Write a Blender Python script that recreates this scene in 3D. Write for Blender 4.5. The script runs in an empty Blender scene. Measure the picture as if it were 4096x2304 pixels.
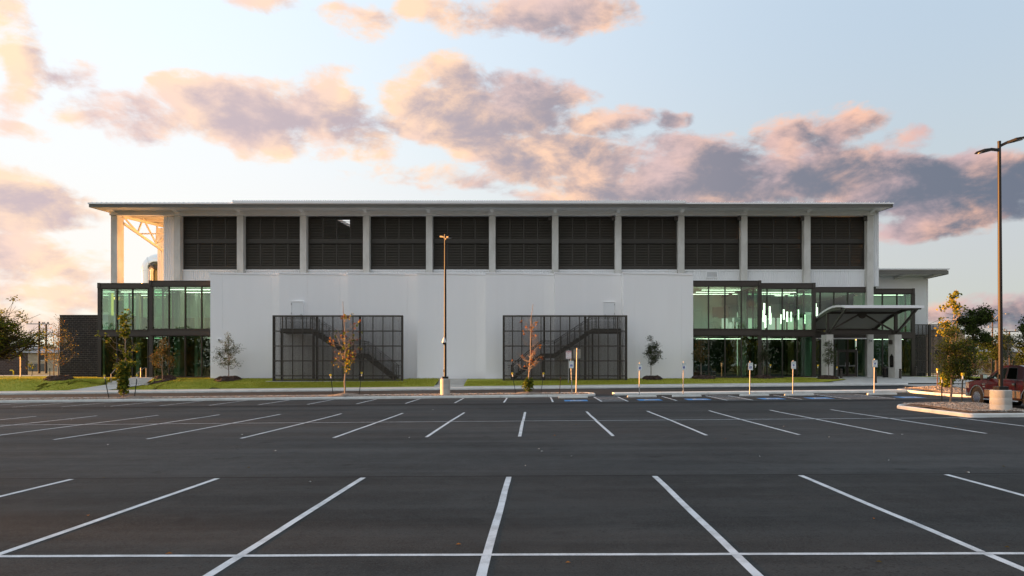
import bpy, bmesh, math, random
from mathutils import Vector, Matrix, noise as mnoise
R = math.radians
random.seed(7)
scene = bpy.context.scene
C = scene.collection

# ------------------------------------------------------------------ camera
F, VX, VY, CAMH = 2787.0, 2142.0, 1463.0, 2.08      # focal length and vanishing point in photo pixels
cam = bpy.data.cameras.new('camera'); camo = bpy.data.objects.new('camera', cam); C.objects.link(camo)
camo.location = (0, 0, CAMH); camo.rotation_euler = (R(90), 0, 0)
cam.sensor_width = 36.0; cam.lens = 36.0 * F / 4096.0
cam.shift_x = -(VX - 2048.0) / 4096.0; cam.shift_y = (VY - 1152.0) / 4096.0
cam.clip_start = 0.1; cam.clip_end = 6000
scene.camera = camo

# ------------------------------------------------------------------ light
SUN_AZ, SUN_EL = -80.0, 2.2        # degrees from straight ahead, and above the horizon
sd = bpy.data.lights.new('sun', 'SUN'); so = bpy.data.objects.new('sun', sd); C.objects.link(so)
sd.energy = 1.45; sd.angle = R(1.2); sd.color = (1.0, 0.43, 0.12)
_d = Vector((math.sin(R(SUN_AZ)) * math.cos(R(SUN_EL)), math.cos(R(SUN_AZ)) * math.cos(R(SUN_EL)), math.sin(R(SUN_EL))))
so.rotation_euler = _d.to_track_quat('Z', 'Y').to_euler()
so.location = (-60, 40, 30)

scene.view_settings.view_transform = 'Standard'; scene.view_settings.look = 'None'
scene.view_settings.gamma = 1.0; scene.view_settings.use_curve_mapping = False
scene.view_settings.exposure = 3.9
scene.cycles.max_bounces = 8; scene.cycles.transparent_max_bounces = 24
scene.cycles.caustics_reflective = False; scene.cycles.caustics_refractive = False
scene.cycles.sample_clamp_indirect = 6.0

world = bpy.data.worlds.new('World'); scene.world = world; world.use_nodes = True
world.cycles.sampling_method = 'MANUAL'; world.cycles.sample_map_resolution = 512

class NG:
    """small helper for writing node arithmetic"""
    def __init__(s, nt): s.nt = nt
    def n(s, t, **k):
        o = s.nt.nodes.new(t)
        for a, b in k.items(): setattr(o, a, b)
        return o
    def put(s, sock, v):
        if v is None: return
        if isinstance(v, bpy.types.NodeSocket): s.nt.links.new(v, sock)
        else: sock.default_value = v
    def m(s, op, a, b=None, c=None, clamp=False):
        o = s.n('ShaderNodeMath', operation=op, use_clamp=clamp)
        s.put(o.inputs[0], a); s.put(o.inputs[1], b)
        if c is not None: s.put(o.inputs[2], c)
        return o.outputs[0]
    def v(s, op, a, b=None):
        o = s.n('ShaderNodeVectorMath', operation=op)
        s.put(o.inputs[0], a)
        if b is not None: s.put(o.inputs[1], b)
        return o.outputs['Value'] if op in ('DOT_PRODUCT', 'LENGTH') else o.outputs[0]
    def mix(s, f, a, b, blend='MIX'):
        o = s.n('ShaderNodeMix', data_type='RGBA', blend_type=blend)
        s.put(o.inputs['Factor'], f)
        for key, v in ((6, a), (7, b)):
            if isinstance(v, tuple) and len(v) == 3: v = v + (1.0,)
            s.put(o.inputs[key], v)
        return o.outputs[2]
    def noise(s, vec, scale, detail=4, rough=0.5, dist=0.0):
        o = s.n('ShaderNodeTexNoise'); s.put(o.inputs['Vector'], vec)
        o.inputs['Scale'].default_value = scale; o.inputs['Detail'].default_value = detail
        o.inputs['Roughness'].default_value = rough; o.inputs['Distortion'].default_value = dist
        return o.outputs[0]
    def ss(s, v, lo, hi, a=0.0, b=1.0):
        o = s.n('ShaderNodeMapRange', interpolation_type='SMOOTHSTEP')
        s.put(o.inputs[0], v)
        for i, q in enumerate((lo, hi, a, b)): s.put(o.inputs[1 + i], q)
        return o.outputs[0]

# clouds of the photograph: centre and radii (in 2576-wide picture pixels, turned into directions), thickness
CLOUDS = [(330,300,190,58,.9),(480,250,95,58,.9),(620,290,210,80,1.1),(810,275,140,82,1.1),(880,345,130,55,.7),
 (1090,245,135,80,1.1),(1150,300,180,70,1.05),(1350,240,120,55,.95),(1300,300,110,55,.95),(1530,312,100,36,.8),
 (1300,395,170,50,.95),(1480,415,190,58,1.05),(1750,430,220,76,1.3),(2000,450,280,78,1.35),(2250,468,270,70,1.35),
 (2480,475,220,80,1.35),(1600,480,330,44,1.0),(2120,330,110,52,.8),(1980,350,70,42,.75),(2260,350,90,32,.65),
 (2450,530,200,55,1.0),(2350,575,180,34,.75),(1090,448,200,34,.65),(60,520,180,75,1.2),(90,655,220,70,1.2),
 (150,745,260,56,.95),(60,815,240,45,.9),(25,95,90,130,.8),(120,180,130,46,.7),(20,255,80,46,.75),(640,8,130,38,.8),
 (930,65,105,46,.8),(1390,28,210,60,1.0),(1100,28,110,36,.75),(2460,775,260,44,.95),(40,325,100,24,.6),(1690,300,40,22,.6),
 (2700,480,200,80,1.1),(-150,600,160,120,1.1),(2700,760,200,50,.9)]
def build_sky():
    # --- the cloud field as a node group: direction (azimuth, elevation) -> density
    grp = bpy.data.node_groups.new('cloud_field', 'ShaderNodeTree')
    grp.interface.new_socket('Dir', in_out='INPUT', socket_type='NodeSocketVector')
    grp.interface.new_socket('Shift', in_out='INPUT', socket_type='NodeSocketVector')
    grp.interface.new_socket('Density', in_out='OUTPUT', socket_type='NodeSocketFloat')
    g = NG(grp); gi = g.n('NodeGroupInput'); go = g.n('NodeGroupOutput')
    d = g.v('ADD', gi.outputs[0], gi.outputs[1])
    sp = g.n('ShaderNodeSeparateXYZ'); g.put(sp.inputs[0], d)
    az = g.m('ARCTAN2', sp.outputs[0], sp.outputs[1])
    el = g.m('ARCTAN2', sp.outputs[2], g.m('SQRT', g.m('ADD', g.m('MULTIPLY', sp.outputs[0], sp.outputs[0]), g.m('MULTIPLY', sp.outputs[1], sp.outputs[1]))))
    cb = g.n('ShaderNodeCombineXYZ'); g.put(cb.inputs[0], az); g.put(cb.inputs[1], el)
    p = cb.outputs[0]
    st = g.v('MULTIPLY', d, (1.0, 1.0, 1.9))
    big = g.m('ADD', g.m('MULTIPLY', g.noise(st, 7.0, 10, 0.60, 0.35), 0.62), g.m('MULTIPLY', g.noise(st, 22.0, 8, 0.62, 0.3), 0.38))
    warp = g.noise(st, 3.0, 3, 0.5)
    wn = g.n('ShaderNodeTexNoise'); g.put(wn.inputs[0], st); wn.inputs['Scale'].default_value = 9.0; wn.inputs['Detail'].default_value = 3
    p = g.v('ADD', p, g.v('MULTIPLY', g.v('SUBTRACT', wn.outputs[1], (0.5, 0.5, 0.5)), (0.12, 0.05, 0.0)))
    acc = None
    for (cx, cy, rx, ry, w) in CLOUDS:
        u = (cx * 1.59 - VX) / F; v = (VY - cy * 1.59) / F
        a0 = math.atan(u); e0 = math.atan(v * math.cos(a0))
        ra = rx * 1.59 / F * math.cos(a0) ** 2; re = ry * 1.59 / F * math.cos(a0)
        q = g.v('MULTIPLY', g.v('SUBTRACT', p, (a0, e0, 0)), (1 / ra, 1 / re, 0))
        b = g.m('MULTIPLY_ADD', g.v('DOT_PRODUCT', q, q), -w * 0.8, w)
        acc = b if acc is None else g.m('SMOOTH_MAX', acc, b, 0.25)
    # the same kind of broken cloud all round, beyond the part of the sky in the picture
    gen = g.m('MULTIPLY_ADD', warp, 4.0, -2.1)
    out = g.m('MAXIMUM', g.ss(g.m('ABSOLUTE', az), 0.68, 0.95), g.ss(el, 0.50, 0.72))
    gen = g.m('SUBTRACT', gen, g.m('MULTIPLY', g.m('SUBTRACT', 1.0, out), 6.0))
    acc = g.m('MAXIMUM', acc, gen)
    acc = g.m('MAXIMUM', acc, -2.0)
    dens = g.m('ADD', g.m('MULTIPLY', acc, 1.25), g.m('MULTIPLY_ADD', big, 6.2, -3.08))
    g.put(go.inputs[0], dens)
    nt = world.node_tree; g = NG(nt); bg = nt.nodes['Background']
    sk = g.n('ShaderNodeTexSky', sky_type='NISHITA', sun_disc=False)
    sk.sun_elevation = R(SUN_EL); sk.sun_rotation = R(SUN_AZ); sk.dust_density = 1.6; sk.air_density = 1.0; sk.ozone_density = 1.0
    tc = g.n('ShaderNodeTexCoord'); d = tc.outputs['Generated']
    sp = g.n('ShaderNodeSeparateXYZ'); g.put(sp.inputs[0], d)
    base = g.v('MINIMUM', sk.outputs[0], (1.0, 1.0, 1.0))
    # a thin even veil of high cloud, whiter towards the horizon
    side = g.ss(sp.outputs[0], -0.55, 0.6)            # the sky is brighter towards the low sun, bluer away from it
    veil = g.mix(g.ss(sp.outputs[2], 0.05, 0.48), (0.575, 0.55, 0.51), (0.51, 0.57, 0.635))
    veil = g.mix(1.0, veil, g.mix(side, (0.94, 0.945, 0.945), (0.52, 0.575, 0.635)), 'MULTIPLY')
    base = g.mix(0.94, base, veil)
    def field(shift):
        o = g.n('ShaderNodeGroup'); o.node_tree = grp; g.put(o.inputs[0], d); o.inputs[1].default_value = shift
        return o.outputs[0]
    D0 = field((0, 0, 0)); D1 = field((-0.034, 0.002, 0.008))
    alpha = g.ss(D0, -0.02, 1.0)
    inner = g.noise(g.v('MULTIPLY', d, (1.0, 1.0, 1.6)), 13.0, 6, 0.6, 0.4)
    thick = g.ss(g.m('ADD', g.m('MULTIPLY_ADD', side, 0.32, g.m('MULTIPLY', D1, 0.58)), g.m('MULTIPLY_ADD', inner, 2.8, -1.45)), 0.0, 1.35)                       # how much cloud lies between here and the sun
    shade = g.mix(side, (0.345, 0.275, 0.295), (0.078, 0.092, 0.128))
    light = g.mix(side, (0.66, 0.47, 0.315), (0.60, 0.335, 0.235))
    patch = g.noise(d, 7.0, 3, 0.5)
    light = g.mix(g.ss(patch, 0.40, 0.62), light, g.mix(side, (0.56, 0.405, 0.345), (0.37, 0.26, 0.27)))
    ccol = g.mix(thick, light, shade)
    col = g.mix(g.m('MULTIPLY', alpha, 0.93), base, ccol)
    g.put(bg.inputs[0], col); bg.inputs[1].default_value = 0.12
build_sky()

# ------------------------------------------------------------------ helpers
def wx(px, Z): return (px - VX) * Z / F
def wz(py, Z): return CAMH + (VY - py) * Z / F
def interp(t, tab):
    if t <= tab[0][0]: return tab[0][1]
    for (a, va), (b, vb) in zip(tab, tab[1:]):
        if t <= b: return va + (vb - va) * (t - a) / (b - a)
    return tab[-1][1]
def gz(x, y):
    """paved ground: it falls gently to the left and rises towards the building"""
    s = interp(y, [(7.6, .0045), (26, .0075), (44, .0105)]); c = interp(y, [(30, 0), (44, .09), (54, .28)])
    return s * max(-60, min(45, x)) + c
FL = 1.05          # floor level of the building

class MB:
    def __init__(s): s.v = []; s.f = []; s.mi = []; s.cur = 0
    def add(s, vs, fs):
        o = len(s.v); s.v += [tuple(v) for v in vs]
        for f in fs: s.f.append([i + o for i in f]); s.mi.append(s.cur)
        return s
    def box(s, x0, x1, y0, y1, z0, z1):
        v = [(x, y, z) for z in (z0, z1) for y in (y0, y1) for x in (x0, x1)]
        return s.add(v, [(0,2,3,1),(4,5,7,6),(0,1,5,4),(2,6,7,3),(0,4,6,2),(1,3,7,5)])
    def cbox(s, cx, cy, cz, sx, sy, sz): return s.box(cx-sx/2, cx+sx/2, cy-sy/2, cy+sy/2, cz-sz/2, cz+sz/2)
    def bevbox(s, x0, x1, y0, y1, z0, z1, b):
        """box with chamfered vertical and top edges"""
        def ring(i, z): return [(x0+i,y0+b,z),(x0+b,y0+i,z),(x1-b,y0+i,z),(x1-i,y0+b,z),(x1-i,y1-b,z),(x1-b,y1-i,z),(x0+b,y1-i,z),(x0+i,y1-b,z)]
        v = ring(0, z0) + ring(0, z1-b) + [(x, y, z1) for x, y in ((x0+b,y0+2*b),(x0+2*b,y0+b),(x1-2*b,y0+b),(x1-b,y0+2*b),(x1-b,y1-2*b),(x1-2*b,y1-b),(x0+2*b,y1-b),(x0+b,y1-2*b))]
        f = [tuple(range(7,-1,-1)), tuple(range(16,24))]
        for r in (0, 8):
            for i in range(8): f.append((r+i, r+(i+1)%8, r+8+(i+1)%8, r+8+i))
        return s.add(v, f)
    def hexa(s, p):
        return s.add(p, [(0,3,2,1),(4,5,6,7),(0,1,5,4),(1,2,6,5),(2,3,7,6),(3,0,4,7)])
    def bar(s, a, b, w, h, up=(0,0,1)):
        """rectangular bar from a to b, w across, h along up"""
        a = Vector(a); b = Vector(b); d = (b-a).normalized(); u = Vector(up)
        if abs(d.dot(u)) > .98: u = Vector((0,1,0))
        r = d.cross(u).normalized(); u = r.cross(d).normalized(); r *= w/2; u *= h/2
        return s.hexa([a-r-u, a+r-u, a+r+u, a-r+u, b-r-u, b+r-u, b+r+u, b-r+u])
    def tube(s, pts, rad, n=8, cap=True):
        pts = [Vector(p) for p in pts]
        if not isinstance(rad, (list, tuple)): rad = [rad]*len(pts)
        o = len(s.v); prev = None
        for i, p in enumerate(pts):
            d = (pts[min(i+1,len(pts)-1)] - pts[max(i-1,0)]).normalized()
            if prev is None:
                u = Vector((0,0,1)) if abs(d.z) < .9 else Vector((1,0,0))
                prev = d.cross(u).normalized()
            r = (prev - d*prev.dot(d))
            r = r.normalized() if r.length > 1e-6 else d.orthogonal().normalized()
            prev = r; q = d.cross(r)
            for k in range(n):
                t = 2*math.pi*k/n; s.v.append(tuple(p + (r*math.cos(t) + q*math.sin(t))*rad[i]))
        for i in range(len(pts)-1):
            for k in range(n):
                s.f.append([o+i*n+k, o+i*n+(k+1)%n, o+(i+1)*n+(k+1)%n, o+(i+1)*n+k]); s.mi.append(s.cur)
        if cap:
            s.f.append([o+k for k in range(n-1,-1,-1)]); s.mi.append(s.cur)
            e = o+(len(pts)-1)*n; s.f.append([e+k for k in range(n)]); s.mi.append(s.cur)
        return s
    def lathe(s, c, prof, n=20, axis='z'):
        """prof: list of (radius, height) about axis through c"""
        o = len(s.v); c = Vector(c)
        for (r, h) in prof:
            for k in range(n):
                t = 2*math.pi*k/n; a, b = r*math.cos(t), r*math.sin(t)
                s.v.append(tuple(c + (Vector((a,b,h)) if axis=='z' else Vector((a,h,b)) if axis=='y' else Vector((h,a,b)))))
        for i in range(len(prof)-1):
            for k in range(n):
                q = [o+i*n+k, o+i*n+(k+1)%n, o+(i+1)*n+(k+1)%n, o+(i+1)*n+k]
                s.f.append(q if axis != 'y' else q[::-1]); s.mi.append(s.cur)
        s.f.append([o+k for k in range(n)]); s.mi.append(s.cur)
        e = o+(len(prof)-1)*n; s.f.append([e+k for k in range(n)]); s.mi.append(s.cur)
        return s
    def prism(s, poly, a, b, axis='y'):
        """extrude a 2-D polygon between a and b along axis"""
        n = len(poly)
        def P(q, t): return (q[0], t, q[1]) if axis=='y' else (q[0], q[1], t) if axis=='z' else (t, q[0], q[1])
        return s.add([P(q, a) for q in poly] + [P(q, b) for q in poly],
                     [tuple(range(n)), tuple(range(2*n-1, n-1, -1))] + [(i, i+n, (i+1)%n+n, (i+1)%n) for i in range(n)])
    def quad(s, *p): return s.add(p, [tuple(range(len(p)))])
    def build(s, name, mat, parent=None, smooth=False, loc=None):
        me = bpy.data.meshes.new(name); me.from_pydata(s.v, [], s.f); me.update()
        mats = mat if isinstance(mat, (list, tuple)) else [mat]
        for m_ in mats: me.materials.append(m_)
        if len(mats) > 1: me.polygons.foreach_set('material_index', s.mi)
        bm = bmesh.new(); bm.from_mesh(me)
        if len(bm.faces) < 60000: bmesh.ops.recalc_face_normals(bm, faces=bm.faces)
        bm.to_mesh(me); bm.free()
        if smooth:
            me.polygons.foreach_set('use_smooth', [True]*len(me.polygons))
            try: me.set_sharp_from_angle(angle=R(40))
            except Exception: pass
        o = bpy.data.objects.new(name, me); C.objects.link(o)
        if parent is not None: o.parent = parent
        if loc is not None: o.location = loc
        return o
def tag(o, label=None, cat=None, group=None, kind=None):
    if label: o['label'] = label
    if cat: o['category'] = cat
    if group: o['group'] = group
    if kind: o['kind'] = kind
    return o
def empty(name, label=None, cat=None, group=None, kind=None, loc=(0,0,0)):
    o = bpy.data.objects.new(name, None); C.objects.link(o); o.location = loc; o.empty_display_size = .3
    return tag(o, label, cat, group, kind)
def inst(src, parent, loc=(0,0,0), rz=0.0, scale=None):
    o = bpy.data.objects.new(src.name.split('.')[0], src.data); C.objects.link(o); o.parent = parent
    o.location = loc; o.rotation_euler = (0,0,rz)
    if scale: o.scale = scale
    for k in src.keys():
        if k in ('label', 'kind', 'group'): o[k] = src[k]
    return o

# ------------------------------------------------------------------ materials
def mat(name, col, rough=.7, metal=0.0, var=None, bump=None, spec=.4, stretch=(1,1,1), coat=0.0):
    """var = (colour b, noise scale, contrast); bump = (scale, strength, distance)"""
    m = bpy.data.materials.new(name); m.use_nodes = True; g = NG(m.node_tree)
    b = m.node_tree.nodes['Principled BSDF']
    b.inputs['Roughness'].default_value = rough; b.inputs['Metallic'].default_value = metal
    b.inputs['Specular IOR Level'].default_value = spec; b.inputs['Coat Weight'].default_value = coat
    geo = g.n('ShaderNodeNewGeometry'); pos = geo.outputs['Position']
    if stretch != (1,1,1): pos = g.v('MULTIPLY', pos, stretch)
    if var:
        f = g.ss(g.noise(pos, var[1], 6, .6), .5-var[2], .5+var[2])
        g.put(b.inputs['Base Color'], g.mix(f, col, var[0]))
    else: b.inputs['Base Color'].default_value = (*col, 1)
    if bump:
        o = g.n('ShaderNodeBump'); o.inputs['Strength'].default_value = bump[1]; o.inputs['Distance'].default_value = bump[2]
        g.put(o.inputs['Height'], g.noise(pos, bump[0], 4, .6)); g.put(b.inputs['Normal'], o.outputs[0])
    return m
M = {}
M['concrete'] = mat('concrete', (.50,.49,.45), .85, var=((.40,.385,.345), .9, .22), bump=(14, .25, .01))
M['board_concrete'] = mat('cast_concrete', (.64,.63,.59), .85, var=((.50,.49,.45), 1.3, .25), bump=(10, .3, .01), stretch=(1,1,.5))
M['kerb'] = mat('kerb_concrete', (.74,.75,.72), .85, var=((.58,.59,.56), 1.6, .28), bump=(20, .25, .01))
M['paving'] = mat('paving_concrete', (.56,.55,.51), .9, var=((.45,.44,.41), .8, .3), bump=(18, .2, .01))
M['white'] = mat('white_stucco', (.94,.94,.935), .9, var=((.915,.915,.91), .9, .3), bump=(60, .12, .006), spec=.2, stretch=(1,1,.12))
M['white_trim'] = mat('white_trim', (.90,.90,.90), .5, spec=.4)
M['siding'] = mat('white_metal_siding', (.80,.81,.81), .5, var=((.74,.75,.75), .6, .3))
M['header'] = mat('painted_steel_white', (.80,.79,.75), .55, var=((.74,.73,.69), .8, .3))
M['fascia'] = mat('grey_fascia', (.16,.155,.135), .5, var=((.13,.125,.11), .7, .3))
M['soffit'] = mat('galvanised_soffit', (.62,.61,.58), .45, var=((.54,.53,.5), .7, .3))
M['bronze'] = mat('dark_bronze_metal', (.048,.041,.032), .45, var=((.04,.034,.027), 1.2, .3))
M['bronze_beam'] = mat('bronze_steel_beam', (.060,.050,.040), .45, var=((.050,.041,.033), 1.0, .3))
M['louvre'] = mat('bronze_louvre', (.040,.036,.028), .5, var=((.032,.028,.022), .8, .3))
M['louvre_lip_highlight'] = mat('bronze_lip_highlight', (.088,.08,.064), .45)  # lighter copy of the louvre bronze, a highlight painted along the blade lips
M['cansoffit'] = mat('canopy_deck_metal', (.30,.295,.275), .5)
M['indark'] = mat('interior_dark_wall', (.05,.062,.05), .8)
M['black'] = mat('black_interior', (.012,.012,.012), .9)
M['brick'] = mat('dark_split_block', (.040,.035,.032), .9, var=((.028,.025,.024), 2.2, .25), bump=(30, .5, .01))
M['mortar'] = mat('mortar', (.30,.265,.235), .95, var=((.09,.08,.07), 3, .3))
M['steel'] = mat('galvanised_steel', (.42,.42,.41), .5, metal=.4, var=((.34,.34,.33), 3, .3))
M['cream_steel'] = mat('cream_painted_steel', (.74,.69,.60), .5)
M['duct'] = mat('bright_duct_metal', (.80,.78,.74), .16, metal=1.0, var=((.7,.68,.64), 2, .3))
M['pole'] = mat('bronze_pole', (.013,.0105,.0085), .5, var=((.010,.0085,.007), 1.5, .3))
M['yellow'] = mat('yellow_plastic', (.80,.55,.03), .5)
M['greensteel'] = mat('dark_green_post', (.02,.026,.022), .6)
M['rust'] = mat('rusty_post', (.13,.055,.03), .8)
M['whitepl'] = mat('white_plastic', (.8,.8,.78), .4)
M['glasslens'] = mat('dark_lens', (.02,.02,.02), .1)
M['gravel'] = mat('gravel', (.36,.29,.235), .95, var=((.17,.145,.12), 9, .15), bump=(22, 1.0, .05))
M['mulch'] = mat('bark_mulch', (.075,.045,.033), .95, var=((.035,.023,.018), 10, .2), bump=(18, 1.0, .06))
M['mulchlight'] = mat('woodchip_mulch', (.34,.25,.18), .95, var=((.15,.11,.085), 11, .15), bump=(20, 1.0, .06))
M['bark'] = mat('grey_bark', (.24,.20,.165), .9, var=((.13,.11,.09), 6, .3), stretch=(3,3,.6))
M['barkdark'] = mat('dark_bark', (.07,.055,.045), .95, var=((.04,.033,.028), 5, .3), stretch=(3,3,.6))
M['barkpale'] = mat('pale_bark', (.36,.29,.23), .9, var=((.22,.17,.13), 6, .3), stretch=(3,3,.6))
M['wood'] = mat('creosote_pole', (.075,.055,.042), .9, var=((.05,.037,.03), 3, .3), stretch=(3,3,.3))
M['bluepaint'] = mat('blue_paint', (.035,.21,.52), .75, var=((.06,.25,.55), 5, .3))
M['signwhite'] = mat('sign_white', (.90,.92,.91), .45)
M['signgreen'] = mat('sign_green', (.05,.22,.15), .5)
M['signblue'] = mat('sign_blue', (.02,.06,.33), .5)
M['signred'] = mat('sign_red', (.42,.025,.03), .5)
M['signback'] = mat('sign_aluminium', (.30,.29,.25), .45, metal=.6)
M['drypave'] = mat('old_concrete_drive', (.42,.40,.37), .95, var=((.33,.31,.28), .4, .3))
def emis(name, col, st):
    m = bpy.data.materials.new(name); m.use_nodes = True; nt = m.node_tree; nt.nodes.remove(nt.nodes['Principled BSDF'])
    e = nt.nodes.new('ShaderNodeEmission'); e.inputs[0].default_value = (*col, 1); e.inputs[1].default_value = st
    nt.links.new(e.outputs[0], nt.nodes['Material Output'].inputs[0]); return m
M['lamp'] = emis('lit_strip_lamp', (1.0, .95, .82), .36)
M['exit'] = emis('exit_sign_light', (.05, 1.0, .25), .35)
def glass(name, tint, refl, rough=.0):
    m = bpy.data.materials.new(name); m.use_nodes = True; nt = m.node_tree; g = NG(nt); nt.nodes.remove(nt.nodes['Principled BSDF'])
    t = g.n('ShaderNodeBsdfTransparent'); t.inputs[0].default_value = (*tint, 1)
    gl = g.n('ShaderNodeBsdfGlossy'); gl.inputs['Roughness'].default_value = rough; gl.inputs[0].default_value = (.76,.93,.82,1)
    fr = g.n('ShaderNodeLayerWeight'); fr.inputs[0].default_value = .25
    mx = g.n('ShaderNodeMixShader'); g.put(mx.inputs[0], g.m('MULTIPLY_ADD', fr.outputs['Fresnel'], .5, refl, clamp=True))
    nt.links.new(t.outputs[0], mx.inputs[1]); nt.links.new(gl.outputs[0], mx.inputs[2])
    nt.links.new(mx.outputs[0], nt.nodes['Material Output'].inputs[0]); return m
M['glass'] = glass('green_tinted_glass', (.42,.66,.50), .15)
M['carglass'] = glass('car_glass', (.07,.09,.085), .06)
def screen_mat():
    """perforated ribbed sheet: a fixed open share, with fine vertical ribs"""
    m = bpy.data.materials.new('perforated_sheet'); m.use_nodes = True; nt = m.node_tree; g = NG(nt)
    b = nt.nodes['Principled BSDF']; b.inputs['Base Color'].default_value = (.050,.042,.032,1); b.inputs['Roughness'].default_value = .5
    geo = g.n('ShaderNodeNewGeometry'); sp = g.n('ShaderNodeSeparateXYZ'); g.put(sp.inputs[0], geo.outputs['Position'])
    rib = g.m('SINE', g.m('MULTIPLY', g.m('ADD', sp.outputs[0], sp.outputs[1]), 2*math.pi/.105))
    op = g.m('MULTIPLY_ADD', rib, .10, .40)
    t = g.n('ShaderNodeBsdfTransparent'); mx = g.n('ShaderNodeMixShader'); g.put(mx.inputs[0], op)
    nt.links.new(t.outputs[0], mx.inputs[1]); nt.links.new(b.outputs[0], mx.inputs[2])
    nt.links.new(mx.outputs[0], nt.nodes['Material Output'].inputs[0]); return m
M['screen'] = screen_mat()
def leafmat(name, a, b, trans=.45):
    m = bpy.data.materials.new(name); m.use_nodes = True; nt = m.node_tree; g = NG(nt); nt.nodes.remove(nt.nodes['Principled BSDF'])
    geo = g.n('ShaderNodeNewGeometry')
    col = g.mix(geo.outputs['Random Per Island'], a, b)
    d = g.n('ShaderNodeBsdfDiffuse'); g.put(d.inputs[0], col)
    t = g.n('ShaderNodeBsdfTranslucent'); g.put(t.inputs[0], col)
    mx = g.n('ShaderNodeMixShader'); mx.inputs[0].default_value = trans
    nt.links.new(d.outputs[0], mx.inputs[1]); nt.links.new(t.outputs[0], mx.inputs[2])
    nt.links.new(mx.outputs[0], nt.nodes['Material Output'].inputs[0]); return m
M['leaf_green'] = leafmat('leaf_green', (.055,.085,.018), (.10,.14,.03))
M['leaf_dark'] = leafmat('leaf_dark_green', (.030,.042,.016), (.06,.078,.03))
M['leaf_grey'] = leafmat('leaf_grey_green', (.055,.062,.036), (.105,.115,.075))
M['leaf_olive'] = leafmat('leaf_olive', (.075,.065,.022), (.13,.11,.04))
M['leaf_yellow'] = leafmat('leaf_yellow', (.34,.25,.03), (.50,.38,.05))
M['leaf_lime'] = leafmat('leaf_yellow_green', (.16,.19,.025), (.26,.28,.04))
M['leaf_orange'] = leafmat('leaf_orange_brown', (.28,.12,.035), (.42,.20,.05))
M['leaf_red'] = leafmat('leaf_dull_red', (.13,.045,.03), (.22,.08,.04))
M['grass'] = leafmat('grass_blade', (.29,.31,.035), (.46,.44,.085), .35)

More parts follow.
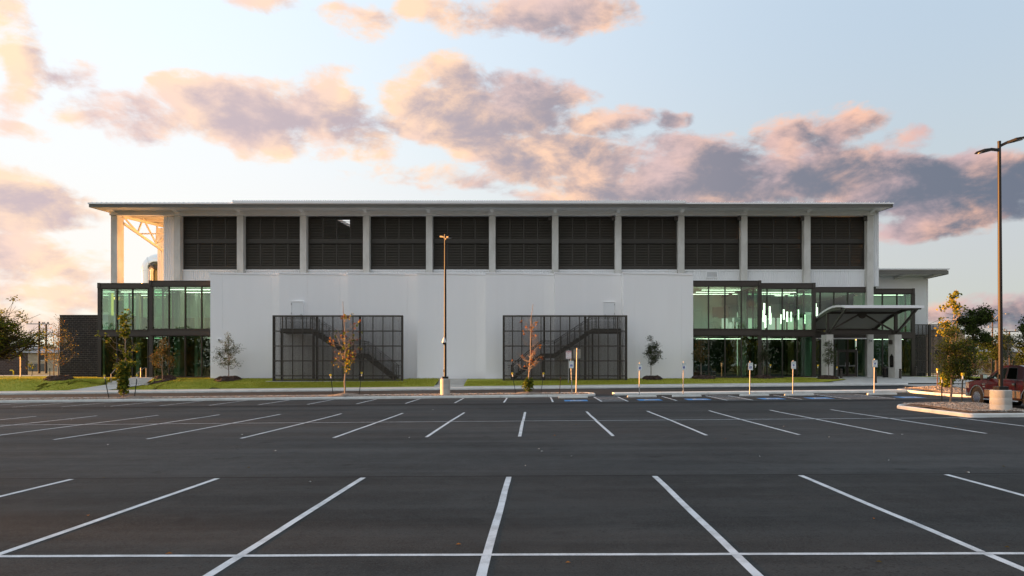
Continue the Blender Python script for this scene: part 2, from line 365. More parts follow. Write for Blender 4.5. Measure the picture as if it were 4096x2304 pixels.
def asphalt_mat():
    m = bpy.data.materials.new('asphalt'); m.use_nodes = True; g = NG(m.node_tree); b = m.node_tree.nodes['Principled BSDF']
    geo = g.n('ShaderNodeNewGeometry'); pos = geo.outputs['Position']; sp = g.n('ShaderNodeSeparateXYZ'); g.put(sp.inputs[0], pos)
    y = sp.outputs[1]
    patch = g.noise(pos, .16, 5, .6)
    streak = g.noise(g.v('MULTIPLY', pos, (.05, .9, 1)), 1.0, 6, .65)
    streak2 = g.noise(g.v('MULTIPLY', pos, (.12, 3.2, 1)), 1.0, 5, .7)
    fine = g.noise(pos, 55, 3, .7); mot = g.noise(pos, 2.2, 6, .65)
    f = g.m('ADD', g.m('MULTIPLY', patch, .30), g.m('ADD', g.m('MULTIPLY', streak, .34), g.m('ADD', g.m('MULTIPLY', streak2, .20), g.m('MULTIPLY', mot, .16))))
    col = g.mix(g.ss(f, .38, .62), (.0165,.0184,.0188), (.0585,.0640,.0655))
    col = g.mix(g.m('MULTIPLY', g.ss(g.noise(pos, .13, 3, .5), .5, .70), .55), col, (.042,.0395,.0385))   # reddish worn patches
    col = g.mix(g.m('MULTIPLY', g.ss(fine, .44, .70), .62), col, (.082,.085,.087))
    col = g.mix(g.m('MULTIPLY', g.ss(g.noise(pos, 24, 2, .5), .55, .72), .5), col, (.012,.0125,.013))
    scuff = g.ss(g.noise(g.v('MULTIPLY', pos, (.25, 1.1, 1)), 1.3, 7, .75), .60, .78)
    col = g.mix(g.m('MULTIPLY', scuff, .62), col, (.082,.086,.090))
    spots = g.ss(g.noise(pos, .9, 2, .4), .68, .76)                                  # oil drips
    col = g.mix(g.m('MULTIPLY', spots, .5), col, (.008,.009,.010))
    for (ax, ay, r_) in ((-2.6,8.3,2.3),(-2.6,8.3,3.9),(2.4,15.0,3.2),(2.4,15.0,4.8),(-7.5,17.5,5.2),(7.2,18.0,4.1),(-1,35,6.0),(9,34.5,5.0)):   # faint turning tyre marks
        dd = g.v('LENGTH', g.v('MULTIPLY', g.v('SUBTRACT', pos, (ax, ay, 0)), (1, 1, 0)))
        arc = g.ss(g.m('ABSOLUTE', g.m('SUBTRACT', dd, r_)), .07, .16, 1.0, 0.0)
        arc = g.m('MULTIPLY', arc, g.ss(g.noise(g.v('ADD', pos, (ax*3, ay, 0)), .35, 4, .6), .46, .66))
        col = g.mix(g.m('MULTIPLY', arc, .5), col, (.055,.057,.058))
    ck = g.noise(pos, .28, 8, .62, .6); crack = g.ss(g.m('ABSOLUTE', g.m('SUBTRACT', ck, .5)), .0008, .0022, 1.0, 0.0)   # hairline cracks
    col = g.mix(g.m('MULTIPLY', g.m('MULTIPLY', crack, g.ss(patch, .52, .6)), .7), col, (.006,.006,.006))
    wob = g.m('MULTIPLY_ADD', g.noise(g.v('MULTIPLY', pos, (.2, .2, 1)), .9, 3, .5), .9, -.45)
    seam = g.ss(g.m('ABSOLUTE', g.m('ADD', g.m('SUBTRACT', y, 13.16), g.m('MULTIPLY', wob, .05))), .02, .07, 1.0, 0.0)
    col = g.mix(g.m('MULTIPLY', seam, .7), col, (.006,.006,.006))
    near = g.ss(y, 13.0, 13.25)                                                       # two paving passes meet at the seam
    col = g.mix(near, g.mix(1.0, col, (.80,.80,.79), 'MULTIPLY'), col)
    band = g.ss(g.m('ABSOLUTE', g.m('ADD', g.m('SUBTRACT', y, 37.4), wob)), .55, .85, 1.0, 0.0)   # fresh sealer strip along the stalls
    col = g.mix(g.m('MULTIPLY', band, .75), col, (.0115,.012,.0135))
    g.put(b.inputs['Base Color'], col)
    g.put(b.inputs['Roughness'], g.m('MULTIPLY_ADD', streak2, .25, .68))
    b.inputs['Specular IOR Level'].default_value = .12
    bp = g.n('ShaderNodeBump'); bp.inputs['Strength'].default_value = .55; bp.inputs['Distance'].default_value = .012
    g.put(bp.inputs['Height'], g.m('ADD', g.noise(pos, 70, 3, .7), g.m('MULTIPLY', g.noise(pos, 9, 3, .6), .6))); g.put(b.inputs['Normal'], bp.outputs[0])
    return m
M['asphalt'] = asphalt_mat()
def paint_mat():
    m = bpy.data.materials.new('white_line_paint'); m.use_nodes = True; nt = m.node_tree; g = NG(nt); b = nt.nodes['Principled BSDF']
    geo = g.n('ShaderNodeNewGeometry'); pos = geo.outputs['Position']
    w = g.m('ADD', g.m('MULTIPLY', g.noise(pos, 2.6, 6, .7), .62), g.m('MULTIPLY', g.noise(pos, 70, 3, .7), .38))
    col = g.mix(g.ss(w, .40, .58), (.40,.435,.46), (.60,.65,.69))
    col = g.mix(g.ss(g.m('ADD', g.m('MULTIPLY', g.noise(pos, 1.4, 5, .6), .55), g.m('MULTIPLY', g.noise(pos, 90, 2, .7), .45)), .61, .68), col, (.09,.095,.10))
    g.put(b.inputs['Base Color'], col)
    b.inputs['Roughness'].default_value = .8
    return m
M['paint'] = paint_mat()
def lawn_mat():
    m = bpy.data.materials.new('lawn_turf'); m.use_nodes = True; g = NG(m.node_tree); b = m.node_tree.nodes['Principled BSDF']
    geo = g.n('ShaderNodeNewGeometry'); pos = geo.outputs['Position']
    a = g.noise(pos, .55, 5, .65); c = g.noise(pos, 16, 4, .7)
    col = g.mix(g.ss(a, .35, .65), (.26,.28,.03), (.40,.385,.065))
    col = g.mix(g.m('MULTIPLY', g.ss(c, .4, .7), .5), col, (.12,.16,.02))
    g.put(b.inputs['Base Color'], col); b.inputs['Roughness'].default_value = .95; b.inputs['Specular IOR Level'].default_value = .1
    bp = g.n('ShaderNodeBump'); bp.inputs['Strength'].default_value = .8; bp.inputs['Distance'].default_value = .05
    g.put(bp.inputs['Height'], c); g.put(b.inputs['Normal'], bp.outputs[0]); return m
M['lawn'] = lawn_mat()
M['field'] = mat('dry_field', (.17,.155,.075), .95, var=((.12,.13,.05), .03, .3), bump=(1.5, .5, .1))
def blockmat(name, a, b2, mort, w, h):
    m = bpy.data.materials.new(name); m.use_nodes = True; g = NG(m.node_tree); b = m.node_tree.nodes['Principled BSDF']
    geo = g.n('ShaderNodeNewGeometry'); sp = g.n('ShaderNodeSeparateXYZ'); g.put(sp.inputs[0], geo.outputs['Position'])
    cb = g.n('ShaderNodeCombineXYZ'); g.put(cb.inputs[0], g.m('ADD', sp.outputs[0], sp.outputs[1])); g.put(cb.inputs[1], sp.outputs[2])
    br = g.n('ShaderNodeTexBrick'); g.put(br.inputs['Vector'], cb.outputs[0]); br.inputs['Scale'].default_value = 1.0
    br.inputs['Color1'].default_value = (*a,1); br.inputs['Color2'].default_value = (*b2,1); br.inputs['Mortar'].default_value = (*mort,1)
    br.inputs['Brick Width'].default_value = w; br.inputs['Row Height'].default_value = h; br.inputs['Mortar Size'].default_value = .02
    g.put(b.inputs['Base Color'], br.outputs[0]); b.inputs['Roughness'].default_value = .9; return m
M['farblock'] = blockmat('brown_block_far', (.075,.052,.042), (.055,.038,.032), (.13,.11,.1), .4, .2)
M['tanblock'] = blockmat('tan_interior_block', (.46,.40,.26), (.42,.37,.24), (.36,.32,.22), .8, .26)

def copy_pts(n, lo, hi): return [lo + (hi-lo)*i/(n-1) for i in range(n)]
def sheet(xs, ys, fz, name, m, parent=None, kind=None):
    mb = MB(); nx, ny = len(xs), len(ys)
    mb.v = [(x, y, fz(x, y)) for y in ys for x in xs]
    for j in range(ny-1):
        for i in range(nx-1):
            mb.f.append([j*nx+i, j*nx+i+1, (j+1)*nx+i+1, (j+1)*nx+i]); mb.mi.append(0)
    o = mb.build(name, m, parent, smooth=True)
    if kind: o['kind'] = kind
    return o

# ================================================================== THE SETTING
def rng(a, b, st):
    n = max(1, int(math.ceil((b-a)/st - 1e-6))); return [a + (b-a)*i/n for i in range(n+1)]
def sidewalk_z(x): return gz(x, 54) + .15
PATH = [(55.6, -37.3, -34.4), (58.8, -36.1, -32.9), (63.0, -36.1, -32.9)]      # left path to the steps
def path_z(x, y): return interp(y, [(55.6, sidewalk_z(-36)+.07), (58.8, .50)])
def lawn_z(x, y):
    zs = sidewalk_z(min(x, 30)) + .06
    t = max(0., min(1., (y-55.6)/4.2)); z = zs + (FL-.06-zs)*math.sin(t*math.pi/2)
    xa = interp(y, [(p[0], p[1]) for p in PATH]); xb = interp(y, [(p[0], p[2]) for p in PATH])
    dd = max(xa-.3-x, x-xb-.3, 0.0) if y < 61.5 else 9
    if dd < 3.0 and y < 59.2:                             # the lawn dips to meet the path
        k = dd/3.0; k = k*k*(3-2*k); z = min(z, (path_z(x, y)-.05)*(1-k) + z*k)
    elif dd == 0: z = min(z, path_z(x, 58.8)-.06)
    return z
def terrain_z(x, y):
    if y <= 54: return gz(x, y) - .07
    t = max(0., min(1., (y-(60 if abs(x) < 70 else 54))/6.)); return (gz(x, 54)-.12)*(1-t) + .86*t
sheet([-3000,-800,-250] + rng(-110,110,10) + [250,800,3000], [-3000,-600,-150,-60] + rng(-40,54,4) + [56,58,60,62,64,66,70,80,100,150,300,900,3500], terrain_z, 'ground', M['field'], kind='structure')
lot = sheet(rng(-66,66,3), sorted(set(rng(-30,54,1) + [7.6])), gz, 'parking_lot', M['asphalt'], kind='structure')

# ---- painted lines: parts of the parking lot
def stripe(x0, y0, x1, y1, w=.1, name='parking_line', m='paint', lift=.003, jit=.012):
    d = Vector((x1-x0, y1-y0)); L = d.length; d /= L; nrm = Vector((-d.y, d.x))*w/2
    n = max(2, int(L/.5)); mb = MB(); prev = None; ph = random.random()*9
    for i in range(n+1):
        c = Vector((x0, y0)) + d*L*i/n; c += Vector((-d.y, d.x))*jit*mnoise.noise((i*.31+ph, 3.1, x0))
        k = 1 + .06*mnoise.noise((i*.9+ph, 0.3, y0))
        pr = [(c.x+nrm.x*k, c.y+nrm.y*k), (c.x-nrm.x*k, c.y-nrm.y*k)]
        pr = [(a, b, gz(a, b)+lift) for a, b in pr]
        if prev: mb.quad(prev[0], prev[1], pr[1], pr[0])
        prev = pr
    return mb.build(name, M[m], lot)
for k in range(-3, 4):                                    # nearest row
    X = -.53 + 2.73*k
    stripe(X-.02, 2.0, X+.0, 7.64, .105); stripe(X, 7.70, X+.03, 13.05, .1)
stripe(-12, 7.72, 0.1, 7.66, .085, lift=.005); stripe(0.1, 7.66, 12, 7.58, .085, lift=.005)
for k in range(-12, 7):                                   # double row, nose to nose
    X = -.46 + 2.74*k; j = random.uniform(-.08, .08)
    stripe(X+j*.4, 20.5, X+j, 26.15, .1)
    if k < 6: stripe(X+j, 26.25, X-j*.3, 31.2, .1)
for a, b in ((-34,-14),(-14,2),(2,17)): stripe(a, 26.2, b, 26.2+(.05 if b>0 else -.05), .085, lift=.005)
for k in range(0, 20):                                    # row along the planted strip
    X = .95 - 2.73*k; stripe(X+.02, 38.7, X, 43.75, .1)
AIS = [(3.67, 5.13), (10.66, 12.07), (17.5, 20.0)]
for X in (7.89, 14.88): stripe(X, 38.9, X, 43.6, .1)
for a, b in AIS:                                          # hatched access aisles
    stripe(a, 38.7, a, 43.7, .1); stripe(b, 38.7, b, 43.7, .1)
    for i in range(8):
        y = 38.95 + i*.68; stripe(a+.06, y, b-.06, y+.1, .11, lift=.0045)

def strokes_isa(P, add_quad):
    """wheelchair symbol in a unit square; P maps (u, v) to a point"""
    def line(a, b, w):
        d = Vector((b[0]-a[0], b[1]-a[1])).normalized(); n = Vector((-d.y, d.x))*w/2; e = d*w*.35
        add_quad([P(a[0]-e.x+n.x, a[1]-e.y+n.y), P(b[0]+e.x+n.x, b[1]+e.y+n.y), P(b[0]+e.x-n.x, b[1]+e.y-n.y), P(a[0]-e.x-n.x, a[1]-e.y-n.y)])
    add_quad([P(.42+.075*math.cos(t*math.pi/6), .86+.075*math.sin(t*math.pi/6)) for t in range(12)])
    line((.43,.74), (.46,.45), .085); line((.46,.47), (.68,.45), .085); line((.68,.44), (.78,.2), .085); line((.78,.2), (.87,.23), .075); line((.44,.61), (.64,.59), .06)
    for i in range(14):
        a0 = R(118+ i*17.0); a1 = R(118+(i+1)*17.0)
        add_quad([P(.47+r*math.cos(a), .30+r*math.sin(a)) for r, a in ((.25,a0),(.25,a1),(.175,a1),(.175,a0))])
for i, X in enumerate((2.31, 6.51, 9.27, 13.47, 16.2, 21.35)):
    mb = MB(); x0, x1, y0, y1 = X-.66, X+.66, 39.15, 40.5
    mb.quad(*[(x, y, gz(x, y)+.007) for x, y in ((x0,y0),(x1,y0),(x1,y1),(x0,y1))])
    pad = mb.build('accessible_bay_marking', M['bluepaint'], lot)
    mb = MB(); strokes_isa(lambda u, v: (x0+1.32*u, y0+1.35*v, gz(x0+1.32*u, y0+1.35*v)+.012), lambda q: mb.quad(*q))
    mb.build('wheelchair_symbol', M['paint'], pad)

# ---- kerbs, in cast sections
KP = [(0,-.12),(.012,.105),(.035,.138),(.07,.15)]
def kerb_piece(pts, w, parent, name='kerb_section', m='kerb', zf=gz, gap=.018):
    prof = KP + [(w-.05,.15),(w-.015,.13),(w,-.12)]
    pts = [Vector(p) for p in pts]
    d0 = (pts[1]-pts[0]).normalized(); d1 = (pts[-1]-pts[-2]).normalized(); pts[0] = pts[0]+d0*gap/2; pts[-1] = pts[-1]-d1*gap/2
    mb = MB(); n = len(prof); o = 0
    for i, p in enumerate(pts):
        d = (pts[min(i+1,len(pts)-1)]-pts[max(i-1,0)]).normalized(); nr = Vector((-d.y, d.x))
        for (a, h) in prof:
            q = p + nr*a; mb.v.append((q.x, q.y, zf(p.x, p.y)+h))
    for i in range(len(pts)-1):
        for k in range(n-1): mb.f.append([i*n+k, (i+1)*n+k, (i+1)*n+k+1, i*n+k+1]); mb.mi.append(0)
    e = (len(pts)-1)*n; mb.f += [list(range(n)), [e+k for k in range(n-1,-1,-1)]]; mb.mi += [0,0]
    return mb.build(name, M[m], parent)
def rounded(x0, x1, y0, y1, rads, n=7):
    """counter-clockwise outline; rads for corners (x0,y0),(x1,y0),(x1,y1),(x0,y1)"""
    out = []
    for (cx, cy, a), r in zip(((x0,y0,180),(x1,y0,270),(x1,y1,0),(x0,y1,90)), rads):
        ox = cx + (r if cx == x0 else -r); oy = cy + (r if cy == y0 else -r)
        out += [Vector((ox+r*math.cos(R(a+90*i/n)), oy+r*math.sin(R(a+90*i/n)))) for i in range(n+1)]
    return out
def kerb_loop(outline, parent, w=.17, step=3.0, closed=True):
    pts = outline + ([outline[0]] if closed else []); cur = [pts[0]]; acc = 0
    for a, b in zip(pts, pts[1:]):
        L = (b-a).length; t = 0
        while L - t > step - acc:
            t += step - acc; q = a + (b-a)*(t/L); cur.append(q)
            kerb_piece(cur, w, parent); cur = [q]; acc = 0
        acc += L - t
        if (b-cur[-1]).length > .02: cur.append(b)
    if len(cur) > 1: kerb_piece(cur, w, parent)
kerb = empty('kerb', kind='structure')
far_out = [Vector((x, 44)) for x in (-64.8, 2.6)] + [Vector((2.6+1.3*math.sin(R(a)), 45.3-1.3*math.cos(R(a)))) for a in range(15, 181, 15)] + [Vector((-64.8, 46.6))]
kerb_loop(far_out, kerb, step=2.98, closed=False)
x = 5.1; first = True
while x < 23.8:
    x2 = min(x+3.05, 24.0); kerb_piece([(x, 45.05), ((x+x2)/2, 45.05), (x2, 45.05)], 1.35, kerb); x = x2
end_out = rounded(24.0, 27.8, 39.2, 46.9, (1.2, 1.2, .8, .8)); kerb_loop(end_out, kerb)
near_out = rounded(16.35, 19.35, 26.3, 32.6, (.25, .25, 1.3, 1.4)); kerb_loop(near_out, kerb)
x = -64.1
while x < 26:
    kerb_piece([(x, 54.0), (x+1.5, 54.0), (x+3.0, 54.0)], .2, kerb); x += 3.0
kerb_loop([Vector((36, 57.5)), Vector((40,57.2)), Vector((60,57.2))], kerb, w=.2, closed=False)

def bed(outline, inset, h, name, m, label=None, seedv=0, rough=.035, step=.35, peak=None):
    """a mound of loose material inside an outline"""
    xs = [p.x for p in outline]; ys = [p.y for p in outline]
    def inside(x, y):
        r = False
        for a, b in zip(outline, outline[1:]+outline[:1]):
            if (a.y > y) != (b.y > y) and x < (b.x-a.x)*(y-a.y)/(b.y-a.y)+a.x: r = not r
        return r
    def dist(x, y):
        p = Vector((x, y)); best = 9
        for a, b in zip(outline, outline[1:]+outline[:1]):
            ab = b-a; t = max(0, min(1, (p-a).dot(ab)/max(ab.length_squared, 1e-9))); best = min(best, (p-a-ab*t).length)
        return best
    gx = rng(min(xs), max(xs), step); gy = rng(min(ys), max(ys), step); idx = {}; mb = MB()
    for j, yy in enumerate(gy):
        for i, xx in enumerate(gx):
            d = dist(xx, yy)
            if inside(xx, yy) and d > inset*.5:
                z = gz(xx, yy) + .105 + h*min(1, (d-inset*.5)/.9) + rough*mnoise.noise((xx*1.7, yy*1.7, seedv)) + rough*mnoise.noise((xx*5, yy*5, seedv))
                if peak:
                    for (px_, py_, ph_, pr_) in peak:
                        r2 = ((xx-px_)/pr_)**2 + ((yy-py_)/pr_)**2
                        z += ph_*math.exp(-r2)
                idx[i, j] = len(mb.v); mb.v.append((xx, yy, z))
    for (i, j) in list(idx):
        q = [(i,j),(i+1,j),(i+1,j+1),(i,j+1)]
        if all(k in idx for k in q): mb.f.append([idx[k] for k in q]); mb.mi.append(0)
    o = mb.build(name, M[m], None, smooth=True); o['kind'] = 'structure'; return o
g1 = [Vector(p) for p in ((-64.6,44.1),(2.6,44.1),(3.6,44.6),(3.75,45.3),(3.6,46.0),(2.6,46.5),(-64.6,46.5))]
bed(g1, .1, .02, 'gravel_bed', 'gravel', peak=[(-26.3,45.3,.16,.9),(-12.3,45.3,.2,1.0),(-.5,45.3,.16,.9)], step=.3)
bed(end_out, .16, .10, 'gravel_bed', 'mulchlight', peak=[(25.8,44.2,.22,1.6)])
bed(near_out, .16, .12, 'gravel_bed', 'mulchlight', peak=[(18.2,29.6,.14,1.6)], step=.25)
def pebbles(area, n, sizes, name, mats, seed, zf):
    rd = random.Random(seed); mb = MB()
    for _ in range(n):
        x, y = area(rd); s = rd.uniform(*sizes); z = zf(x, y)
        mb.cur = rd.randrange(len(mats)); a = rd.random()*6.3; e = rd.uniform(.4, 1.8)
        c, sn = math.cos(a)*s*e, math.sin(a)*s*e
        mb.add([(x+c,y+sn,z),(x-sn*.5,y+c*.5,z),(x-c,y-sn,z),(x+sn*.5,y-c*.5,z),(x,y,z+s*rd.uniform(.4,.9))],[(0,1,4),(1,2,4),(2,3,4),(3,0,4)])
    o = mb.build(name, [M[k] for k in mats]); return o
for i, (col, c2) in enumerate((((.42,.34,.27),(.30,.235,.18)),((.55,.48,.41),(.42,.36,.30)),((.16,.12,.095),(.11,.085,.07)))):
    M['chip%d' % i] = mat('stone_chip', col, .95, var=(c2, 3, .3))
CH = ['chip0','chip1','chip2']
tag(pebbles(lambda r: (r.uniform(-40, 3.2), r.uniform(44.25, 46.4)), 9000, (.02,.055), 'gravel_stones', CH, 1, lambda x, y: gz(x,y)+.15), 'loose reddish gravel in the long planted strip', 'gravel', kind='stuff')
tag(pebbles(lambda r: (r.uniform(16.65, 19.05), r.uniform(26.6, 31.6)), 8000, (.018,.05), 'bark_chips', CH, 2, lambda x, y: gz(x,y)+.215+.14*math.exp(-((x-18.2)/1.6)**2-((y-29.6)/1.6)**2)), 'tan wood chips in the island with the concrete lamp base', 'wood chips', kind='stuff')
tag(pebbles(lambda r: (r.uniform(24.4, 27.4), r.uniform(39.8, 46.3)), 5000, (.02,.06), 'bark_chips', CH, 3, lambda x, y: gz(x,y)+.2+.22*math.exp(-((x-25.8)/1.6)**2-((y-44.2)/1.6)**2)), 'tan wood chips in the island beyond the red pickup', 'wood chips', kind='stuff')

# ---- sidewalk slabs, paths and plaza
walk = empty('sidewalk', kind='structure')
x = -64.1
while x < 24:
    mb = MB(); a, b = x+.008, x+1.5-.008
    mb.hexa([(a,54.21,sidewalk_z(a)-.1),(b,54.21,sidewalk_z(b)-.1),(b,55.7,sidewalk_z(b)-.1),(a,55.7,sidewalk_z(a)-.1),
             (a,54.21,sidewalk_z(a)+.004),(b,54.21,sidewalk_z(b)+.004),(b,55.7,sidewalk_z(b)+.075),(a,55.7,sidewalk_z(a)+.075)])
    mb.build('paving_slab', M['paving'], walk); x += 1.5
mb = MB(); ys = rng(55.6, 58.8, .8)
for y0, y1 in zip(ys, ys[1:]):
    e = lambda y, i: interp(y, [(p[0], p[i]) for p in PATH])
    mb.quad((e(y0,1),y0,path_z(0,y0)),(e(y0,2),y0,path_z(0,y0)),(e(y1,2),y1,path_z(0,y1)),(e(y1,1),y1,path_z(0,y1)))
mb.build('path', M['paving'])['kind'] = 'structure'
lst = empty('steps', kind='structure')
for i in range(4):
    mb = MB(); mb.box(-36.1+.12*i, -32.9-.0*i, 58.78+.42*i, 62.6, .3, .52+.135*(i+1)); mb.v = [(x,y,z) for x,y,z in mb.v]; mb.build('step', M['paving'], lst)
for i in range(5):
    mb = MB(); mb.box(-32.88, -32.6, 58.6+.42*i, 58.98+.42*i, .2, .62+.115*i); mb.build('cheek_block', M['concrete'], lst)
cst = empty('walkway', kind='structure')
for i, (y0, y1, z1) in enumerate(((55.7,57.3,.52),(57.3,57.9,.66),(57.9,58.5,.82),(58.5,59.75,.98))):
    mb = MB(); mb.box(wx(1740,56), wx(1856,56), y0, y1, .2, z1); mb.build('step', M['paving'], cst)
for a, b in ((-11.2,-8.15),(-5.7,-2.6)):
    mb = MB(); mb.box(a, b, 58.9, 59.7, .4, .99); mb.build('slab', M['paving'], cst)
def sheetplane(x0, x1, y0, y1, fz, name, m, st=1.0): return sheet(rng(x0,x1,st), rng(y0,y1,st), fz, name, M[m], kind='structure')
def plaza_z(x, y): 
    zs = sidewalk_z(min(x,30))-.02; t = max(0, min(1, (y-54.6)/6.0)); return zs + (FL-zs)*t
sheetplane(24.0, 36.0, 54.6, 66.0, plaza_z, 'plaza', 'paving')
sheetplane(33.0, 60.0, 64.0, 84.0, lambda x, y: .93, 'plaza', 'paving', 4)
sheetplane(28.2, 66.0, 46.5, 57.2, lambda x, y: gz(x,min(y,54))+.02+(.05 if y>54 else 0), 'driveway', 'drypave', 2)
def lawn_cut(x, y): return lawn_z(x, y)
LAWNS = [(-66, wx(1740,56)-.0, 'a'), (wx(1856,56), 24.2, 'b')]
def lawn_part(x0, x1, y1f, nm):
    xs = rng(x0, x1, .5); mb = MB(); ny = 12; pr = None
    for x in xs:
        y1 = y1f(x); col = [(x, 55.6+(y1-55.6)*j/ny, lawn_z(x, 55.6+(y1-55.6)*j/ny)) for j in range(ny+1)]
        if pr:
            for j in range(ny): mb.quad(pr[j], col[j], col[j+1], pr[j+1])
        pr = col
    o = mb.build('lawn', M['lawn'], smooth=True); o['kind'] = 'structure'
    bm = bmesh.new(); bm.from_mesh(o.data); bmesh.ops.remove_doubles(bm, verts=bm.verts, dist=.001); bm.to_mesh(o.data); bm.free(); return o
lawn_part(-66, wx(1740,56), lambda x: 75 if x < -46 else 66.4 if x < -39 else 62.7 if x < -33.7 else 61 if x < -26 else 59.8, 'l')
lawn_part(wx(1856,56), 21.6, lambda x: 59.9 if x < 13.5 else 60.95, 'r')
# its rounded tip beside the plaza
mb = MB(); pr = None
for x in rng(21.6, 26.0, .4):
    t = (x-21.6)/4.4; ya, yb = 55.6+.1+2.6*t*t, 60.9-1.9*t*t
    col = [(x, ya+(yb-ya)*j/8, max(lawn_z(x, ya+(yb-ya)*j/8), plaza_z(x, ya+(yb-ya)*j/8)+.03)) for j in range(9)]
    if pr:
        for j in range(8): mb.quad(pr[j], col[j], col[j+1], pr[j+1])
    pr = col
mb.build('lawn', M['lawn'], smooth=True)['kind'] = 'structure'
sheetplane(33.2, 50.0, 59.0, 66.5, lambda x, y: .97+.08*math.sin((x-33)/4)+ (y-59)*.004, 'lawn', 'lawn', .8)
sheetplane(-90, -46.5, 75.0, 84.0, lambda x, y: .93+.02*(y-75)/9, 'driveway', 'drypave', 3)

def blades(area, n, h, name, label, seed):
    rd = random.Random(seed); mb = MB()
    for _ in range(n):
        p = area(rd)
        if p is None: continue
        x, y, z = p; a = rd.random()*math.pi; w = rd.uniform(.012,.03); c, s = math.cos(a)*w, math.sin(a)*w; hh = h*rd.uniform(.5,1.5); k = rd.uniform(-.04,.04)
        mb.add([(x-c,y-s,z-.01),(x+c,y+s,z-.01),(x+k,y+k,z+hh)],[(0,1,2)])
    return tag(mb.build(name, M['grass']), label, 'grass', kind='stuff')
def left_area(r):
    x = r.uniform(-46, wx(1740,56)-.1); y1 = 66 if x < -39.5 else 62.5 if x < -36.3 else 61 if x < -26 else 57.6 if -22.4 < x < -10.8 else 59.6
    y = r.uniform(55.72, y1)
    xa = interp(y, [(p[0], p[1]) for p in PATH]); xb = interp(y, [(p[0], p[2]) for p in PATH])
    if xa-.2 < x < xb+.3: return None
    return (x, y, lawn_z(x, y))
def right_area(r):
    x = r.uniform(wx(1856,56)+.1, 23.5); y = r.uniform(55.72, 57.6 if x < 8 else 59.6 if x < 13.6 else 60.9)
    return (x, y, lawn_z(x, y)) if x < 21.6 or abs(y-58.2) < 2.4*(1-((x-21.6)/4.4)) else None
blades(left_area, 42000, .06, 'grass', 'short mown grass left of the middle walkway', 5)
blades(right_area, 22000, .05, 'grass', 'short mown grass right of the middle walkway', 6)

# ================================================================== THE BUILDING
bld = empty('sports_hall', 'long white sports hall with dark louvres, concrete columns and green glass corners', 'building', loc=(0,0,0))
ZC = 65.6; BAY = 252.2*ZC/F
CX = [wx(455.5+252.2*k, ZC) for k in range(13)]
mb = MB()
for z0, z1 in ((.6,4.9),(4.9,9.0),(9.0,12.9),(12.9,16.225)): mb.bevbox(-.3, .3, 0, 1.1, z0, z1-.0, .012)
c0 = mb.build('column', M['board_concrete'], bld, loc=(CX[0], ZC, 0))
for k in range(1, 13): inst(c0, bld, (CX[k], ZC, 0))
# header beams and column caps
for k in range(12):
    mb = MB(); mb.box(CX[k]+.36, CX[k+1]-.36, 65.52, 65.95, 16.235, 16.78); mb.box(CX[k]+.36, CX[k+1]-.36, 65.47, 65.52, 16.235, 16.27)
    mb.build('header_beam', M['header'], bld)
mb = MB(); mb.box(-.355,.355,-.12,.6,16.232,16.66); mb.prism([(-.25,16.66),(.25,16.66),(.25,16.70),(-.25,16.70)], -.9, .5)
mb.add([(-.16,-1.1,16.66),(.16,-1.1,16.66),(.16,-.1,16.66),(-.16,-.1,16.66),(-.16,-.1,16.48),(.16,-.1,16.48)],[(0,1,2,3),(0,4,5,1),(3,2,5,4),(0,3,4),(1,5,2)])
cap = mb.build('column_cap', M['header'], bld, loc=(CX[0], ZC, 0))
for k in range(1, 13): inst(cap, bld, (CX[k], ZC, 0))
# roof
XL, XR = wx(359, 63.6), wx(3569, 63.6); SKA, SKB = CX[3]+1.6, CX[3]+4.35
def deck(name, x0, x1, y0, y1, m):
    top = lambda y: 16.86+.054*(y-63.6) if y <= 80 else 16.86+.054*(96.4-y)
    ys = [y0] + ([80] if y0 < 80 < y1 else []) + [y1]
    poly = [(y, top(y)-.30) for y in ys] + [(y, top(y)) for y in reversed(ys)]
    mb = MB(); mb.prism(poly, x0, x1, 'x'); return mb.build(name, M[m], bld)
roof = deck('roof', XL, SKA, 63.6, 96.4, 'soffit')
deck('roof', SKB, XR, 63.6, 96.4, 'soffit'); deck('roof', SKA, SKB, 63.6, 71.0, 'soffit'); deck('roof', SKA, SKB, 89.0, 96.4, 'soffit')  # gap in the roof added so bright sky shows through the open louvres
mb = MB(); mb.box(XL+.06, XR-.1, 63.5, 63.6, 16.53, 16.80); mb.box(XL+.06, XR-.1, 63.46, 63.5, 16.53, 16.555); mb.build('fascia', M['fascia'], bld)
for sx in (XL, XR):
    mb = MB(); a, b = (sx-.02, sx+.06) if sx < 0 else (sx-.06, sx+.02)
    mb.hexa([(a,63.5,16.53),(b,63.5,16.53),(b,80,17.42),(a,80,17.42),(a,63.5,16.80),(b,63.5,16.80),(b,80,17.69),(a,80,17.69)]); mb.build('rake_board', M['fascia'], bld)
mb = MB(); mb.box(XL-.06, XR+.06, 63.38, 63.62, 16.80, 16.93)
for i in range(4): pass
mb.build('roof_trim', M['white_trim'], bld)
mb = MB()
for i in range(int((XR-XL)/.44)):
    x = XL+.2+i*.44; mb.add([(x,63.4,16.93),(x+.11,63.4,16.93),(x+.11,63.4,16.985),(x,66,17.07),(x+.11,66,17.07),(x+.11,66,17.13)],[(0,1,2),(1,4,5,2),(0,2,5,3)])
mb.build('standing_seams', M['white_trim'], bld)['kind'] = 'stuff'
RA, RB = wx(933, 63.3), wx(2740, 63.3)
mb = MB(); mb.box(RA, RB, 63.28, 63.37, 16.86, 17.06); mb.box(RA-.05, RA, 63.26, 64.2, 16.86, 17.12); mb.box(RB, RB+.05, 63.26, 64.2, 16.86, 17.12); mb.build('roof_trim', M['white_trim'], bld)
mb = MB(); n = int((RB-RA)/.215); prev = None
